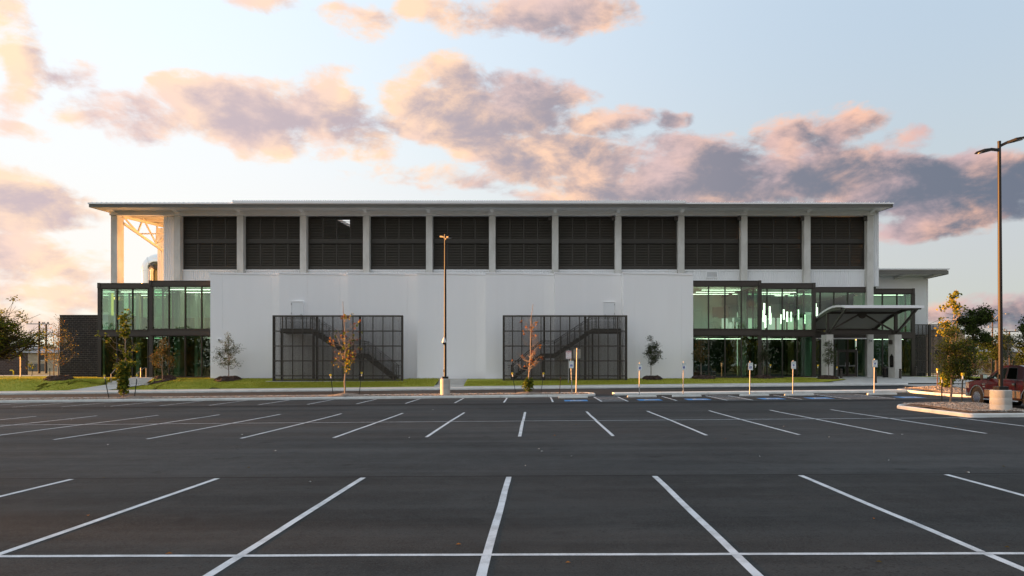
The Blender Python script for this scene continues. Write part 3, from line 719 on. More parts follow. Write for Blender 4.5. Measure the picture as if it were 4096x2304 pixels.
for i in range(n*6+1):
    x = RA+(RB-RA)*i/(n*6); h = .045*math.sin(2*math.pi*i/6)
    cur = [(x,63.33,17.10+h),(x,72,17.5+h),(x,72,17.45+h),(x,63.33,17.055+h)]
    if prev: mb.quad(prev[0],cur[0],cur[1],prev[1]); mb.quad(prev[3],prev[0],cur[0],cur[3]) ; mb.quad(prev[2],cur[2],cur[3],prev[3])
    prev = cur
mb.build('corrugated_roof_sheet', M['white_trim'], bld)

def corrugated(x0, x1, y, z0, z1, name='siding_panel', m='siding', per=.2, dep=.045, parent=None, axis='x'):
    """ribbed metal cladding facing the viewer"""
    mb = MB(); L = x1-x0; n = max(1, round(L/per)); p = L/n; pts = []
    for i in range(n):
        a = x0+i*p; pts += [(a, 0), (a+p*.28, 0), (a+p*.40, -dep), (a+p*.88, -dep)]
    pts.append((x1, 0)); prev = None
    for (u, d) in pts:
        cur = [(u, y+d, z0), (u, y+d, z1), (u, y+.1, z1), (u, y+.1, z0)] if axis == 'x' else [(y+d, u, z0), (y+d, u, z1), (y+.1, u, z1), (y+.1, u, z0)]
        if prev:
            mb.quad(prev[0],cur[0],cur[1],prev[1]); mb.quad(prev[1],cur[1],cur[2],prev[2]); mb.quad(prev[3],cur[3],cur[0],prev[0])
        else: mb.quad(*cur)
        prev = cur
    mb.quad(*prev[::-1])
    return mb.build(name, M[m], parent or bld)
for k in range(1, 12):
    zb = 9.62 if k >= 8 else 9.4
    corrugated(CX[k]+.30, CX[k+1]-.30, 66.15, zb, 11.10)
    mb = MB(); mb.box(CX[k]+.3, CX[k+1]-.3, 66.02, 66.28, 11.10, 11.19); mb.build('flashing', M['white_trim'], bld)
    if k >= 8:
        mb = MB(); mb.box(CX[k]+.3, CX[k+1]-.3, 66.05, 66.3, 9.56, 9.62); mb.build('flashing', M['white_trim'], bld)
XE = wx(653, 66.0)                                        # end wall of the hall beside the open bay
corrugated(XE, CX[1]-.30, 66.05, 8.9, 16.23)
corrugated(66.1, 73.5, XE, 8.9, 16.9, per=.25, axis='y')
corrugated(wx(630,73.5), XE-.05, 73.5, 8.9, 16.6)
corrugated(CX[12]+.30, CX[12]+.98, 66.05, 9.6, 16.62); corrugated(66.1, 96, CX[12]+.93, 9.6, 16.9, per=.5, axis='y')
mb = MB(); mb.box(XE+.1, CX[12]+.9, 66.4, 95.9, 9.45, 9.58); mb.box(XE+.1, CX[12]+.9, 95.9, 96.1, 9.58, 16.8); mb.box(XE+.12, XE+.22, 66.4, 95.9, 9.58, 16.55); mb.build('hall_shell', M['indark'], bld)
# louvres
LZ = 66.25
def louvre(w, h, n, tilt, name):
    mb = MB()
    for x in (0, w-.05): mb.box(x, x+.05, 0, .12, 0, h)
    for z in (0, h-.04): mb.box(.05, w-.05, .0, .12, z, z+.04)
    fr = mb.build('louvre_panel', M['louvre'], bld)
    mb = MB(); sp = (h-.08)/n
    for i in range(n):
        z = .04+sp*(i+.12); d = .23; dy, dz = d*math.cos(tilt), d*math.sin(tilt)
        mb.hexa([(.05,.01,z),(w-.05,.01,z),(w-.05,.01+dy,z+dz),(.05,.01+dy,z+dz),(.05,.01,z+.014),(w-.05,.01,z+.014),(w-.05,.01+dy,z+dz+.014),(.05,.01+dy,z+dz+.014)])
        mb.cur = 1; mb.box(.05, w-.05, -.006, .012, z-.018, z+.022); mb.cur = 0
    bl = mb.build('louvre_blades', [M['louvre'], M['louvre_lip_highlight']], fr); bl['kind'] = 'stuff'
    return fr, bl
OW = CX[2]-CX[1]-.6; PW = (OW-.1)/4
protos = {}
for key, h, n, t in (('u',2.06,13,R(48)),('l',2.2,14,R(48)),('o',2.06,13,R(6)),('w',2.06,13,R(43)),('v',2.2,14,R(42))): protos[key] = [louvre(PW, h, n, t, key), False]
rl = random.Random(3)
for k in range(1, 12):
    x0 = CX[k]+.3
    mb = MB(); mb.box(x0, x0+.05, LZ-.05, LZ+.2, 11.19, 16.22); mb.box(x0+OW-.05, x0+OW, LZ-.05, LZ+.2, 11.19, 16.22); mb.box(x0+.05, x0+OW-.05, LZ-.02, LZ+.2, 16.14, 16.22); mb.build('louvre_frame', M['louvre'], bld)
    mb = MB(); mb.box(x0+.05, x0+OW-.05, LZ-.06, LZ+.15, 13.70, 14.08); mb.box(x0+.05, x0+OW-.05, LZ-.12, LZ-.06, 13.70, 13.745); mb.build('louvre_rail', M['louvre'], bld)
    mb = MB(); mb.box(x0+.05, x0+OW-.05, LZ-.06, LZ+.15, 11.195, 11.50); mb.build('louvre_rail', M['louvre'], bld)
    for row, z in (('u', 14.08), ('l', 11.50)):
        for q in range(4):
            key = row
            if row == 'u' and k == 3 and q in (1, 2): key = 'o'
            elif rl.random() < .16: key = 'w' if row == 'u' else 'v'
            (fr, bl), used = protos[key]; loc = (x0+.05+PW*q, LZ, z)
            if not used: fr.location = loc; protos[key][1] = True
            else:
                f2 = inst(fr, bld, loc); inst(bl, f2)
# open truss bay at the left end, lit through from the side
tr = empty('truss'); tr.parent = bld
def tpt(px, py):
    Z = -39.35*F/(px-VX); return (-39.35, Z, wz(py, Z))
for a, b, w in (((495,894),(657,1007),.2),((489,866),(660,907),.22)):
    mb = MB(); mb.bar(tpt(*a), tpt(*b), w, w); mb.build('chord', M['cream_steel'], tr)
for a, b in (((495,869),(551,930)),((551,930),(573,872)),((573,874),(625,975)),((625,975),(629,902)),((625,975),(655,950))):
    mb = MB(); mb.bar(tpt(*a), tpt(*b), .13, .13); mb.build('web_bar', M['cream_steel'], tr)
mb = MB(); p = tpt(557,935); mb.bar(p, (XE, p[1], p[2]), .12, .12); p2 = tpt(625,972); mb.bar(p2, (XE, p2[1]-1.5, p2[2]+.6), .1, .1); mb.build('strut', M['cream_steel'], tr)
for y in (68.2, 70.4, 72.6):
    mb = MB(); z = 16.52+.054*(y-63.6); mb.box(CX[0]-.3, XE, y-.06, y+.06, z-.22, z-.0); mb.build('purlin', M['cream_steel'], bld)
# round duct behind the open bay
mb = MB(); dx, dy, dr, dz = -42.6, 77.0, .88, 12.55
pts = [(dx, dy, 5), (dx, dy, 9.5), (dx, dy, dz)] + [(dx+1.0-1.0*math.cos(R(a)), dy, dz+1.0*math.sin(R(a))) for a in range(12, 91, 13)] + [(dx+6, dy, dz+1.0)]
mb.tube(pts, dr, 28); duct = mb.build('duct', M['duct'], bld, smooth=True)
for p, ax in (((dx,dy,11.0),'z'),((dx,dy,12.5),'z')):
    mb = MB(); mb.lathe(p, [(dr,-.03),(dr+.05,-.03),(dr+.05,.03),(dr,.03)], 28, ax); mb.build('duct_band', M['duct'], duct)
mb = MB(); mb.tube([(dx+.32, dy, dz+.72), (dx+.38, dy, dz+.76)], dr+.05, 28); mb.build('duct_band', M['duct'], duct)

# ---- white front: seven panels set in a shallow sawtooth
EDG = [844, 1118, 1394, 1669.5, 1943, 2218, 2491.5, 2776]
for i in range(7):
    xa, xb = wx(EDG[i], 59.7), wx(EDG[i+1], 59.7 if i < 6 else 60.2); L = xb-xa
    yy = lambda x: 59.58+.95*(x-xa)/L
    plan = [(xa, 60.9), (xa, 59.58)]
    for fr_ in ((.165,.835) if i % 2 == 0 else (.39,.84)):
        g0 = xa+L*fr_; plan += [(g0-.011, yy(g0)), (g0-.011, yy(g0)+.02), (g0+.011, yy(g0)+.02), (g0+.011, yy(g0))]
    plan += [(xb-.002, 60.53), (xb-.002, 60.9)]
    mb = MB(); mb.prism(plan, .62, 9.95, 'z'); wp = mb.build('wall_panel', M['white'], bld)
    mb = MB(); mb.prism([(xa-.03, 61.0), (xa-.03, 59.53), (xb+.0, 60.48), (xb+.0, 61.0)], 9.95, 10.08, 'z'); mb.build('coping', M['white_trim'], wp)
XW0, XW1 = wx(844,59.7), wx(2776,60.2)
mb = MB(); mb.box(XW0+.05, XW1-.1, 61.0, 66.0, 9.6, 9.85); mb.box(XW0+.02, XW0+.3, 60.95, 66.0, .6, 9.6); mb.box(XW1-.33, XW1-.03, 60.95, 66.0, .6, 9.6); mb.build('low_roof', M['white'], bld)
M['doorwhite'] = mat('door_white_paint', (.80,.82,.83), .4)
M['gasket'] = mat('grey_gasket', (.30,.30,.29), .7)
def wdoor(px0, px1, Zd, hinge):
    x0, x1 = wx(px0, Zd), wx(px1, Zd)
    mb = MB(); mb.box(x0-.05, x0, Zd-.06, Zd+.2, 5.2, 7.56); mb.box(x1, x1+.05, Zd-.06, Zd+.2, 5.2, 7.56); mb.box(x0-.05, x1+.05, Zd-.07, Zd+.2, 7.561, 7.61)
    d = mb.build('door', M['white_trim'], bld)
    mb = MB(); mb.box(x0+.008, x1-.008, Zd-.035, Zd+.1, 5.2, 7.545); mb.build('door_leaf', M['doorwhite'], d)
    hx = x0 if hinge < 0 else x1; kx = x1-.12 if hinge < 0 else x0+.12
    for z in (5.5, 6.5, 7.3):
        mb = MB(); mb.box(hx-.02, hx+.02, Zd-.085, Zd-.04, z, z+.14); mb.build('hinge', M['steel'], d)
    mb = MB(); mb.box(kx-.04, kx+.04, Zd-.10, Zd-.036, 6.1, 6.5); mb.build('lock_plate', M['steel'], d)
wdoor(1166, 1211, 59.75, -1); wdoor(2415, 2458, 60.28, 1)
M['vent'] = mat('vent_dark', (.1,.1,.095), .6)
mb = MB(); vx0, vx1, vz0, vz1 = wx(2825,66), wx(2872,66), wz(1110,66), wz(1085,66)
mb.box(vx0, vx1, 66.0, 66.08, vz0, vz0+.06); mb.box(vx0, vx1, 66.0, 66.08, vz1-.06, vz1); mb.box(vx0, vx0+.06, 66.0, 66.08, vz0+.06, vz1-.06); mb.box(vx1-.06, vx1, 66.0, 66.08, vz0+.06, vz1-.06)
v_ = mb.build('air_vent', M['white_trim'], bld)
for i in range(5):
    z = vz0+.07+i*(vz1-vz0-.14)/5; mb = MB(); mb.hexa([(vx0+.06,66.01,z),(vx1-.06,66.01,z),(vx1-.06,66.07,z+.05),(vx0+.06,66.07,z+.05),(vx0+.06,66.01,z+.012),(vx1-.06,66.01,z+.012),(vx1-.06,66.07,z+.062),(vx0+.06,66.07,z+.062)]); mb.build('vent_slat', M['siding'], v_)
def flood(x, y, z):
    mb = MB(); mb.bevbox(x-.16, x+.16, y-.2, y+.1, z-.35, z, .03); mb.bar((x,y,z), (x+.1,y+.2,z+.12), .06, .06); return mb.build('floodlight', M['bronze'], bld)
for k in range(7, 13): flood(CX[k]-.47, 65.75, wz(868, 65.8))
def camera_dome(x, y, z, parent=bld):
    mb = MB(); mb.lathe((x, y, z), [(.02,-.22),(.10,-.2),(.13,-.1),(.13,0)], 14, 'y'); o = mb.build('security_camera', M['whitepl'], parent, smooth=True)
    mb = MB(); mb.lathe((x, y-.2, z), [(.03,-.05),(.07,-.02),(.075,0)], 12, 'y'); mb.build('lens', M['glasslens'], o, smooth=True)
camera_dome(wx(880,59.72), 59.72, wz(1360,59.7)); camera_dome(wx(3482,65.6), 65.6, wz(1364,65.6)); camera_dome(wx(264,66.4), 66.4, wz(1365,66.4))

# ---- glass corners
ZT, ZG, ZM1, ZM0 = 9.53, 9.07, 5.28, 4.75
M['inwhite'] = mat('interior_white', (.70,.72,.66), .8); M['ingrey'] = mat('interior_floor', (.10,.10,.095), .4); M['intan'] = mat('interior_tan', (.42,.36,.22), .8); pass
def ibeam(x0, x1, y, z0, z1, name='floor_beam'):
    mb = MB(); mb.box(x0, x1, y+.03, y+.25, z0+.035, z1-.035); mb.box(x0, x1, y-.04, y+.25, z0, z0+.035); mb.box(x0, x1, y-.04, y+.25, z1-.035, z1); return mb.build(name, M['bronze_beam'], bld)
def pane(a, b, z0, z1):
    """a, b = (x, y) of the lower corners"""
    mb = MB(); mb.quad((a[0],a[1],z0),(b[0],b[1],z0),(b[0],b[1],z1),(a[0],a[1],z1)); return mb.build('window_pane', M['glass'], bld)
def mull(x, y, z0, z1, w=.08, d=.16):
    mb = MB(); mb.box(x-w/2, x+w/2, y-.02, y+d, z0, z1); return mb.build('mullion', M['bronze'], bld)
def glass_box(x0, x1, Z, muls, out, depth, floor_z=FL, zt=ZT, zg=ZG, doors=None):
    """out = -1 or 1: the side that turns the corner (0: none)"""
    ibeam(x0-.05, x1+.05, Z-.04, zg, zt, 'roof_beam'); ibeam(x0-.05, x1+.05, Z-.04, ZM0, ZM1)
    if out: 
        xo = x0 if out < 0 else x1; mb = MB(); mb.box(xo-.16, xo+.16, Z-.0, Z+.3, floor_z-.05, zg); mb.build('post', M['bronze'], bld)
        mb = MB(); mb.box(xo-.14, xo+.1, Z-.08, Z+.3, zg-.02, zt+.02); mb.build('beam_end', M['bronze_beam'], bld)
    xs = [x0+.16 if out < 0 else x0] + muls + [x1-.16 if out > 0 else x1]
    for m_ in muls:
        mull(m_, Z, floor_z, ZM0); mull(m_, Z, ZM1, zg)
    for a, b in zip(xs, xs[1:]):
        pane((a, Z+.09), (b, Z+.09), ZM1, zg)
        if not (doors and doors[0] < (a+b)/2 < doors[1]): pane((a, Z+.09), (b, Z+.09), floor_z+.1, ZM0)
    for z0, z1 in ((floor_z-.1, floor_z+.10), (ZM0-.07, ZM0), (ZM1, ZM1+.06), (zg-.07, zg)):
        for a, b in zip(xs, xs[1:]):
            if z0 < 2 and doors and doors[0] < (a+b)/2 < doors[1]: continue
            mb = MB(); mb.box(a, b, Z+.01, Z+.15, z0, z1); mb.build('sill', M['bronze'], bld)
    if out:
        ys = rng(Z+.3, Z+depth, 2.2); xo = x0 if out < 0 else x1
        for y in ys[1:-1]: mull(xo, y, floor_z, ZM0, .14, .08); mull(xo, y, ZM1, zg, .14, .08)
        for a, b in zip(ys, ys[1:]): pane((xo, a), (xo, b), ZM1, zg); pane((xo, a), (xo, b), floor_z, ZM0)
        for z0, z1 in ((zg, zt), (ZM0, ZM1)):
            mb = MB(); mb.box(xo-.1, xo+.1, Z+.25, Z+depth, z0+.001, z1-.001); mb.build('floor_beam', M['bronze_beam'], bld)
    mb = MB(); mb.box(x0+.02, x1-.02, Z+.28, Z+depth, zt-.2, zt-.06); mb.box(x0+.1, x1-.1, Z+.26, Z+depth, zg+.1, zg+.2); mb.build('ceiling', M['inwhite'], bld)
    mb = MB(); mb.box(x0+.1, x1-.1, Z+.22, Z+depth, ZM0+.06, ZM1-.06); mb.build('upper_floor', M['inwhite'], bld)
    mb = MB(); mb.box(x0, x1, Z+.02, Z+depth, floor_z-.12, floor_z-.005); mb.build('ground_floor', M['ingrey'], bld)
def lampstrip(x0, x1, y, z):
    mb = MB(); mb.box(x0, x1, y, y+.10, z, z+.035); return mb.build('strip_lamp', M['lamp'], bld)
# left pair
xa, xb = wx(603,61), wx(844,60.9)
glass_box(xa, xb, 61.0, [wx(p,61) for p in (675,740,805.6)], -1, 7.0)
xc = wx(397,62.8)
glass_box(xc, xa-.05, 62.8, [wx(p,62.8) for p in (467,529,592)], -1, 9.0)
for (x0, x1, y) in ((xc+.3, -36.4, 71.6), (-36.1, xb+.2, 68.0)):
    mb = MB(); mb.box(x0, x1, y, y+.2, ZM1, 6.75); mb.build('interior_wall', M['tanblock'], bld)
    mb = MB(); mb.box(x0, x1, y+.02, y+.2, 6.751, 9.0); mb.build('interior_wall', M['inwhite'], bld)
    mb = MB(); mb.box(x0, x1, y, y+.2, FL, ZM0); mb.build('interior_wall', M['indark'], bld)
mb = MB(); mb.box(xb-.02, xb+.18, 61.3, 68, FL, 9.05); mb.build('interior_wall', M['tanblock'], bld)
mb = MB(); mb.box(-36.3, -34.2, 66.2, 66.35, FL+1.2, 3.9); mb.build('interior_wall', M['intan'], bld)
mb = MB(); mb.box(-35.6, -34.4, 66.05, 66.15, FL+1.35, 3.0); mb.build('dark_screen', M['glasslens'], bld)
for x in (-38.0, -36.9, -32.4, -31.9):
    mb = MB(); mb.box(x-.14, x+.14, 66.5, 66.9, FL, ZM0-.02); mb.box(x-.14, x+.14, 66.5, 66.9, ZM1, 9.1); mb.build('interior_column', M['inwhite'], bld)
for (a, b, y, z) in ((-39,-35,65.5,9.0),(-39,-35,68.5,9.0),(-33.3,-28.8,63.5,9.0),(-33.3,-28.8,66,9.0),(-36,-34.5,64.5,4.62)): lampstrip(a, b, y, z)  # upstairs strips are unseen lamps added to brighten the left rooms
# right pair and entrance bay
x1a, x1b = wx(2776,60.9), wx(3040,61)
glass_box(x1a, x1b, 61.0, [wx(p,61) for p in (2835,2900.6,2966)], 1, 7.0)
x2b = wx(3257,62.8)
glass_box(x1b+.05, x2b, 62.8, [wx(p,62.8) for p in (3069,3130,3189)], 1, 9.0)
x3b = CX[12]-.35
DX0, DX1 = wx(3353,65.9), wx(3426,65.9)
glass_box(x2b+.05, x3b, 65.9, [wx(p,65.9) for p in (3282,3337,3392)], 0, 12.0, doors=(DX0-.9, DX1+.3))
mb = MB(); mb.box(x1a-.02, x1b-1.6, 67.6, 67.8, ZM1, 9.05); mb.build('interior_wall', M['inwhite'], bld)
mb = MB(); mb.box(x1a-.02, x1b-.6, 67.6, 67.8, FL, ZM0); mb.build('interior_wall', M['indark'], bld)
mb = MB(); mb.box(wx(2856,67), wx(2924,67), 67.45, 67.58, wz(1272,67), wz(1227,67)); mb.build('wall_screen', mat('grey_screen', (.2,.19,.2), .3), bld)
mb = MB(); mb.box(wx(2785,67), wx(2790,67), 67.5, 67.6, ZM1, wz(1240,67)); mb.box(wx(2812,67), wx(2817,67), 67.5, 67.6, ZM1, wz(1240,67)); mb.box(wx(2785,67), wx(2817,67), 67.5, 67.6, wz(1240,67), wz(1236,67)); mb.build('inner_door_frame', M['inwhite'], bld)
mb = MB(); mb.box(x1b-.3, x2b+6, 80, 80.2, 7.6, 9.3); mb.box(x1b-.3, x2b+6, 80, 80.2, FL, 5.8); mb.build('interior_wall', M['inwhite'], bld)
for x in rng(x1b-.3, x2b+6, 1.3):
    mb = MB(); mb.box(x-.07, x+.07, 79.9, 80.05, 5.8, 7.6); mb.build('mullion', M['bronze'], bld)
mb = MB(); mb.box(x1b+.1, x3b+.3, 71.6, 80, 9.18, 9.3); mb.build('ceiling', M['inwhite'], bld)
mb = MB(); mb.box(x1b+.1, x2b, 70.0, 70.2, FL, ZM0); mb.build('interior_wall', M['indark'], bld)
for (px0, px1, py, y) in ((2760,2915,1177.5,61.9),(2784,2939,1169.5,63.0),(2807,2964,1161,64.2),(2786,2962,1356,62.2),(3038,3188,1170,63.6),(3040,3187,1357,64.0),(3258,3387,1167.5,66.6),(2930,3160,1166,68.5),(3100,3250,1165,70)):
    lampstrip(max(wx(px0,y), x1a+.1), wx(px1,y), y, min(wz(py,y), 9.1 if py < 1300 else 4.7))
for px, y0, y1, y in ((3057,1213,1287,66),(3079,1226,1279,66.5),(3062,1262,1311,65.2),(3082,1252,1297,67),(3054,1240,1287,67.5),(3135,1238,1278,68.5),(3149,1247,1287,69),(3125,1258,1295,68),(3263,1214,1300,68.5),(3268,1230,1290,69.5)):
    x = wx(px, y); mb = MB(); mb.tube([(x, y, wz(y1,y)), (x, y, wz(y0,y))], .075, 10); pl = mb.build('pendant_lamp', M['lamp'], bld)
    mb = MB(); mb.tube([(x, y, wz(y0,y)), (x, y, wz(y0,y)+.18)], .08, 10); mb.build('lamp_cap', M['bronze'], pl)
    mb = MB(); mb.tube([(x, y, wz(y0,y)+.18), (x, y, 9.16)], .012, 4); mb.build('cord', M['bronze'], pl)
for px in (2971, 3041):
    x = wx(px, 66); mb = MB(); mb.box(x-.14, x+.14, 66, 66.06, wz(1367,66), wz(1361,66)); mb.build('exit_sign', M['exit'], bld)
def stool(x, y):
    mb = MB(); z = ZM1
    mb.bevbox(x-.2, x+.2, y-.2, y+.2, z+.72, z+.76, .01); mb.box(x-.2, x+.2, y+.17, y+.2, z+.76, z+1.15)
    for a in (-1, 1):
        for b in (-1, 1): mb.tube([(x+a*.26, y+b*.26, z), (x+a*.15, y+b*.15, z+.72)], .016, 6)
    return tag(mb.build('bar_stool', M['inwhite']), None, 'stool')
for i, px in enumerate((2828,2848,2862,2925,2945,2960)):
    s_ = stool(wx(px, 62.6), 62.3 + .5*(i % 2))
    s_['label'] = ['pale high stool behind the upper glass, %s of the six' % w for w in ('leftmost','second from left','third from left','third from right','second from right','rightmost')][i]
    s_['group'] = 'high stools upstairs'
# entrance doors
mb = MB(); y = 65.95
for x in (DX0-.06, (DX0+DX1)/2-.0, DX1): pass
mb.box(DX0-.10, DX0, y, y+.15, FL, 3.5); mb.box(DX1, DX1+.10, y, y+.15, FL, 3.5); mb.box(DX0-.1, DX1+.1, y, y+.15, 3.5, 3.62); dfr = mb.build('entrance_door', M['bronze'], bld)
mid = (DX0+DX1)/2
for a, b, s in ((DX0, mid, 1), (mid, DX1, -1)):
    mb = MB(); mb.box(a+.01, a+.11, y+.03, y+.09, FL+.02, 3.48); mb.box(b-.11, b-.01, y+.03, y+.09, FL+.02, 3.48); mb.box(a+.11, b-.11, y+.03, y+.09, FL+.02, FL+.27); mb.box(a+.11, b-.11, y+.03, y+.09, 3.36, 3.48); mb.build('door_leaf', M['bronze'], dfr)
    mb = MB(); mb.quad((a+.11,y+.06,FL+.27),(b-.11,y+.06,FL+.27),(b-.11,y+.06,3.36),(a+.11,y+.06,3.36)); mb.build('door_glass', M['glass'], dfr)
    hx = b-.2 if s > 0 else a+.2
    mb = MB(); mb.tube([(hx,y+.03,2.0),(hx-.0,y-.05,2.05),(hx,y-.05,2.35),(hx,y+.03,2.4)], .02, 8); mb.build('door_handle', M['steel'], dfr)
    mb = MB(); mb.box(a+.12, b-.12, y-.02, y+.02, 2.05, 2.09); mb.build('push_bar', M['steel'], dfr)
for x in (DX0-.12, DX1+.11):
    mb = MB(); mb.box(x-.01, x+.02, y-.03, y, FL, 3.5); mb.build('door_trim', M['steel'], dfr)
pane((DX0, y+.05), (mid, y+.05), 3.62, ZM0); pane((mid, y+.05), (DX1, y+.05), 3.62, ZM0); pane((DX1+.1, y+.05), (x3b, y+.05), FL, ZM0); pane((DX0-1.0, y+.05), (DX0-.1, y+.05), FL, ZM0)
mb = MB(); mb.box(x2b+.06, x3b, 65.6, 65.86, ZM0-.16, ZM0-.05); mb.build('soffit_strip', M['white_trim'], bld)
# right rear wing
xr0, xr1 = CX[12]+.35, wx(3654,67.3)
glass_box(xr0, xr1, 67.3, [wx(p,67.3) for p in (3531,3589)], 1, 2.6)
ibm = M['siding']
for x in rng(CX[12]+.9, wx(3709,70), .42)[:-1]:
    mb = MB(); mb.box(x+.004, x+.416, 70.0, 70.15, 5.22, 11.05); mb.build('siding_panel', M['siding'], bld)
xw = wx(3709,70)
mb = MB(); mb.box(xw-.02, xw+.06, 69.95, 90, 5.22, 11.06); mb.build('corner_trim', M['white_trim'], bld)
mb = MB(); mb.box(CX[12]+.9, xw-.05, 70.2, 70.4, .8, 5.22); mb.build('base_wall', M['indark'], bld)
xq = wx(3794,68)
mb = MB(); mb.box(CX[12]+.9, xq-.08, 68.05, 90, 11.06, 11.45); mb.build('wing_roof', M['soffit'], bld)
mb = MB(); mb.box(CX[12]+.95, xq-.1, 67.95, 68.05, 11.0, 11.36); mb.box(xq-.1, xq-.02, 67.95, 90, 11.0, 11.36); mb.build('fascia', M['fascia'], bld)
mb = MB(); mb.box(CX[12]+.95, xq+.06, 67.88, 90, 11.46, 11.58); mb.build('roof_trim', M['white_trim'], bld)
for x in (wx(3582,69.9), wx(3704,69.9)):
    mb = MB(); mb.hexa([(x-.12,68.1,10.98),(x+.12,68.1,10.98),(x+.12,69.98,10.75),(x-.12,69.98,10.75),(x-.12,68.1,11.05),(x+.12,68.1,11.05),(x+.12,69.98,11.05),(x-.12,69.98,11.05)]); mb.build('roof_bracket', M['soffit'], bld)
mb = MB(); mb.box(xr0, xr1-.2, 69.0, 69.2, FL, ZM0); mb.build('interior_wall', M['indark'], bld)
mb = MB(); mb.box(xr0, xr1-.2, 69.7, 69.9, ZM1, 9.05); mb.build('interior_wall', M['inwhite'], bld)
mb = MB(); mb.box(x1a-.4, x1a-.2, 66.2, 80.2, FL-.1, 9.4); mb.box(CX[12]+.6, CX[12]+.8, 70.5, 80.2, FL-.1, 9.4); mb.box(xc+.22, xc+.34, 63.2, 71.5, FL, ZM0-.02); mb.build('interior_wall', M['indark'], bld)  # last box: dark partition added to block sun through the left side glass
lampstrip(xr0+.3, xr1-.4, 68.4, 9.0); lampstrip(xr0+.3, xr1-.4, 68.4, 4.65)  # both strips are unseen lamps, added to brighten the wing behind its glass

# ---- dark block wing on the left: every block laid
BZ = 66.5; bx0, bx1 = wx(238,BZ), xc+.1; bz0, bz1 = .85, wz(1259.5,BZ)
mb = MB(); mb.box(bx0+.02, bx1, BZ+.015, 76, bz0, bz1-.05); bw = mb.build('block_wall', M['mortar'], bld)
mb = MB(); mb.box(bx0-.03, bx1, BZ-.03, 76.05, bz1-.05, bz1); mb.build('coping', M['bronze'], bw)
nrow = 30; rh = (bz1-.05-bz0)/nrow; bl = .41; base = None; rb = random.Random(5)
for r in range(nrow):
    x = bx0 - (bl/2 if r % 2 else 0)
    while x < wx(395,BZ)+.1:
        a, b = max(x, bx0), x+bl
        if b-a > .05:
            if b-a > bl*.9:
                if base is None:
                    m_ = MB(); m_.bevbox(.015, bl-.015, 0, .09, .015, rh-.015, .004); base = m_.build('brick', M['brick'], bw, loc=(a, BZ-rb.uniform(0,.008), bz0+rh*r))
                else: inst(base, bw, (a, BZ-rb.uniform(0,.010), bz0+rh*r))
            else:
                m_ = MB(); m_.bevbox(.015, b-a-.015, 0, .09, .015, rh-.015, .004); m_.build('brick', M['brick'], bw, loc=(a, BZ-.004, bz0+rh*r))
        x += bl

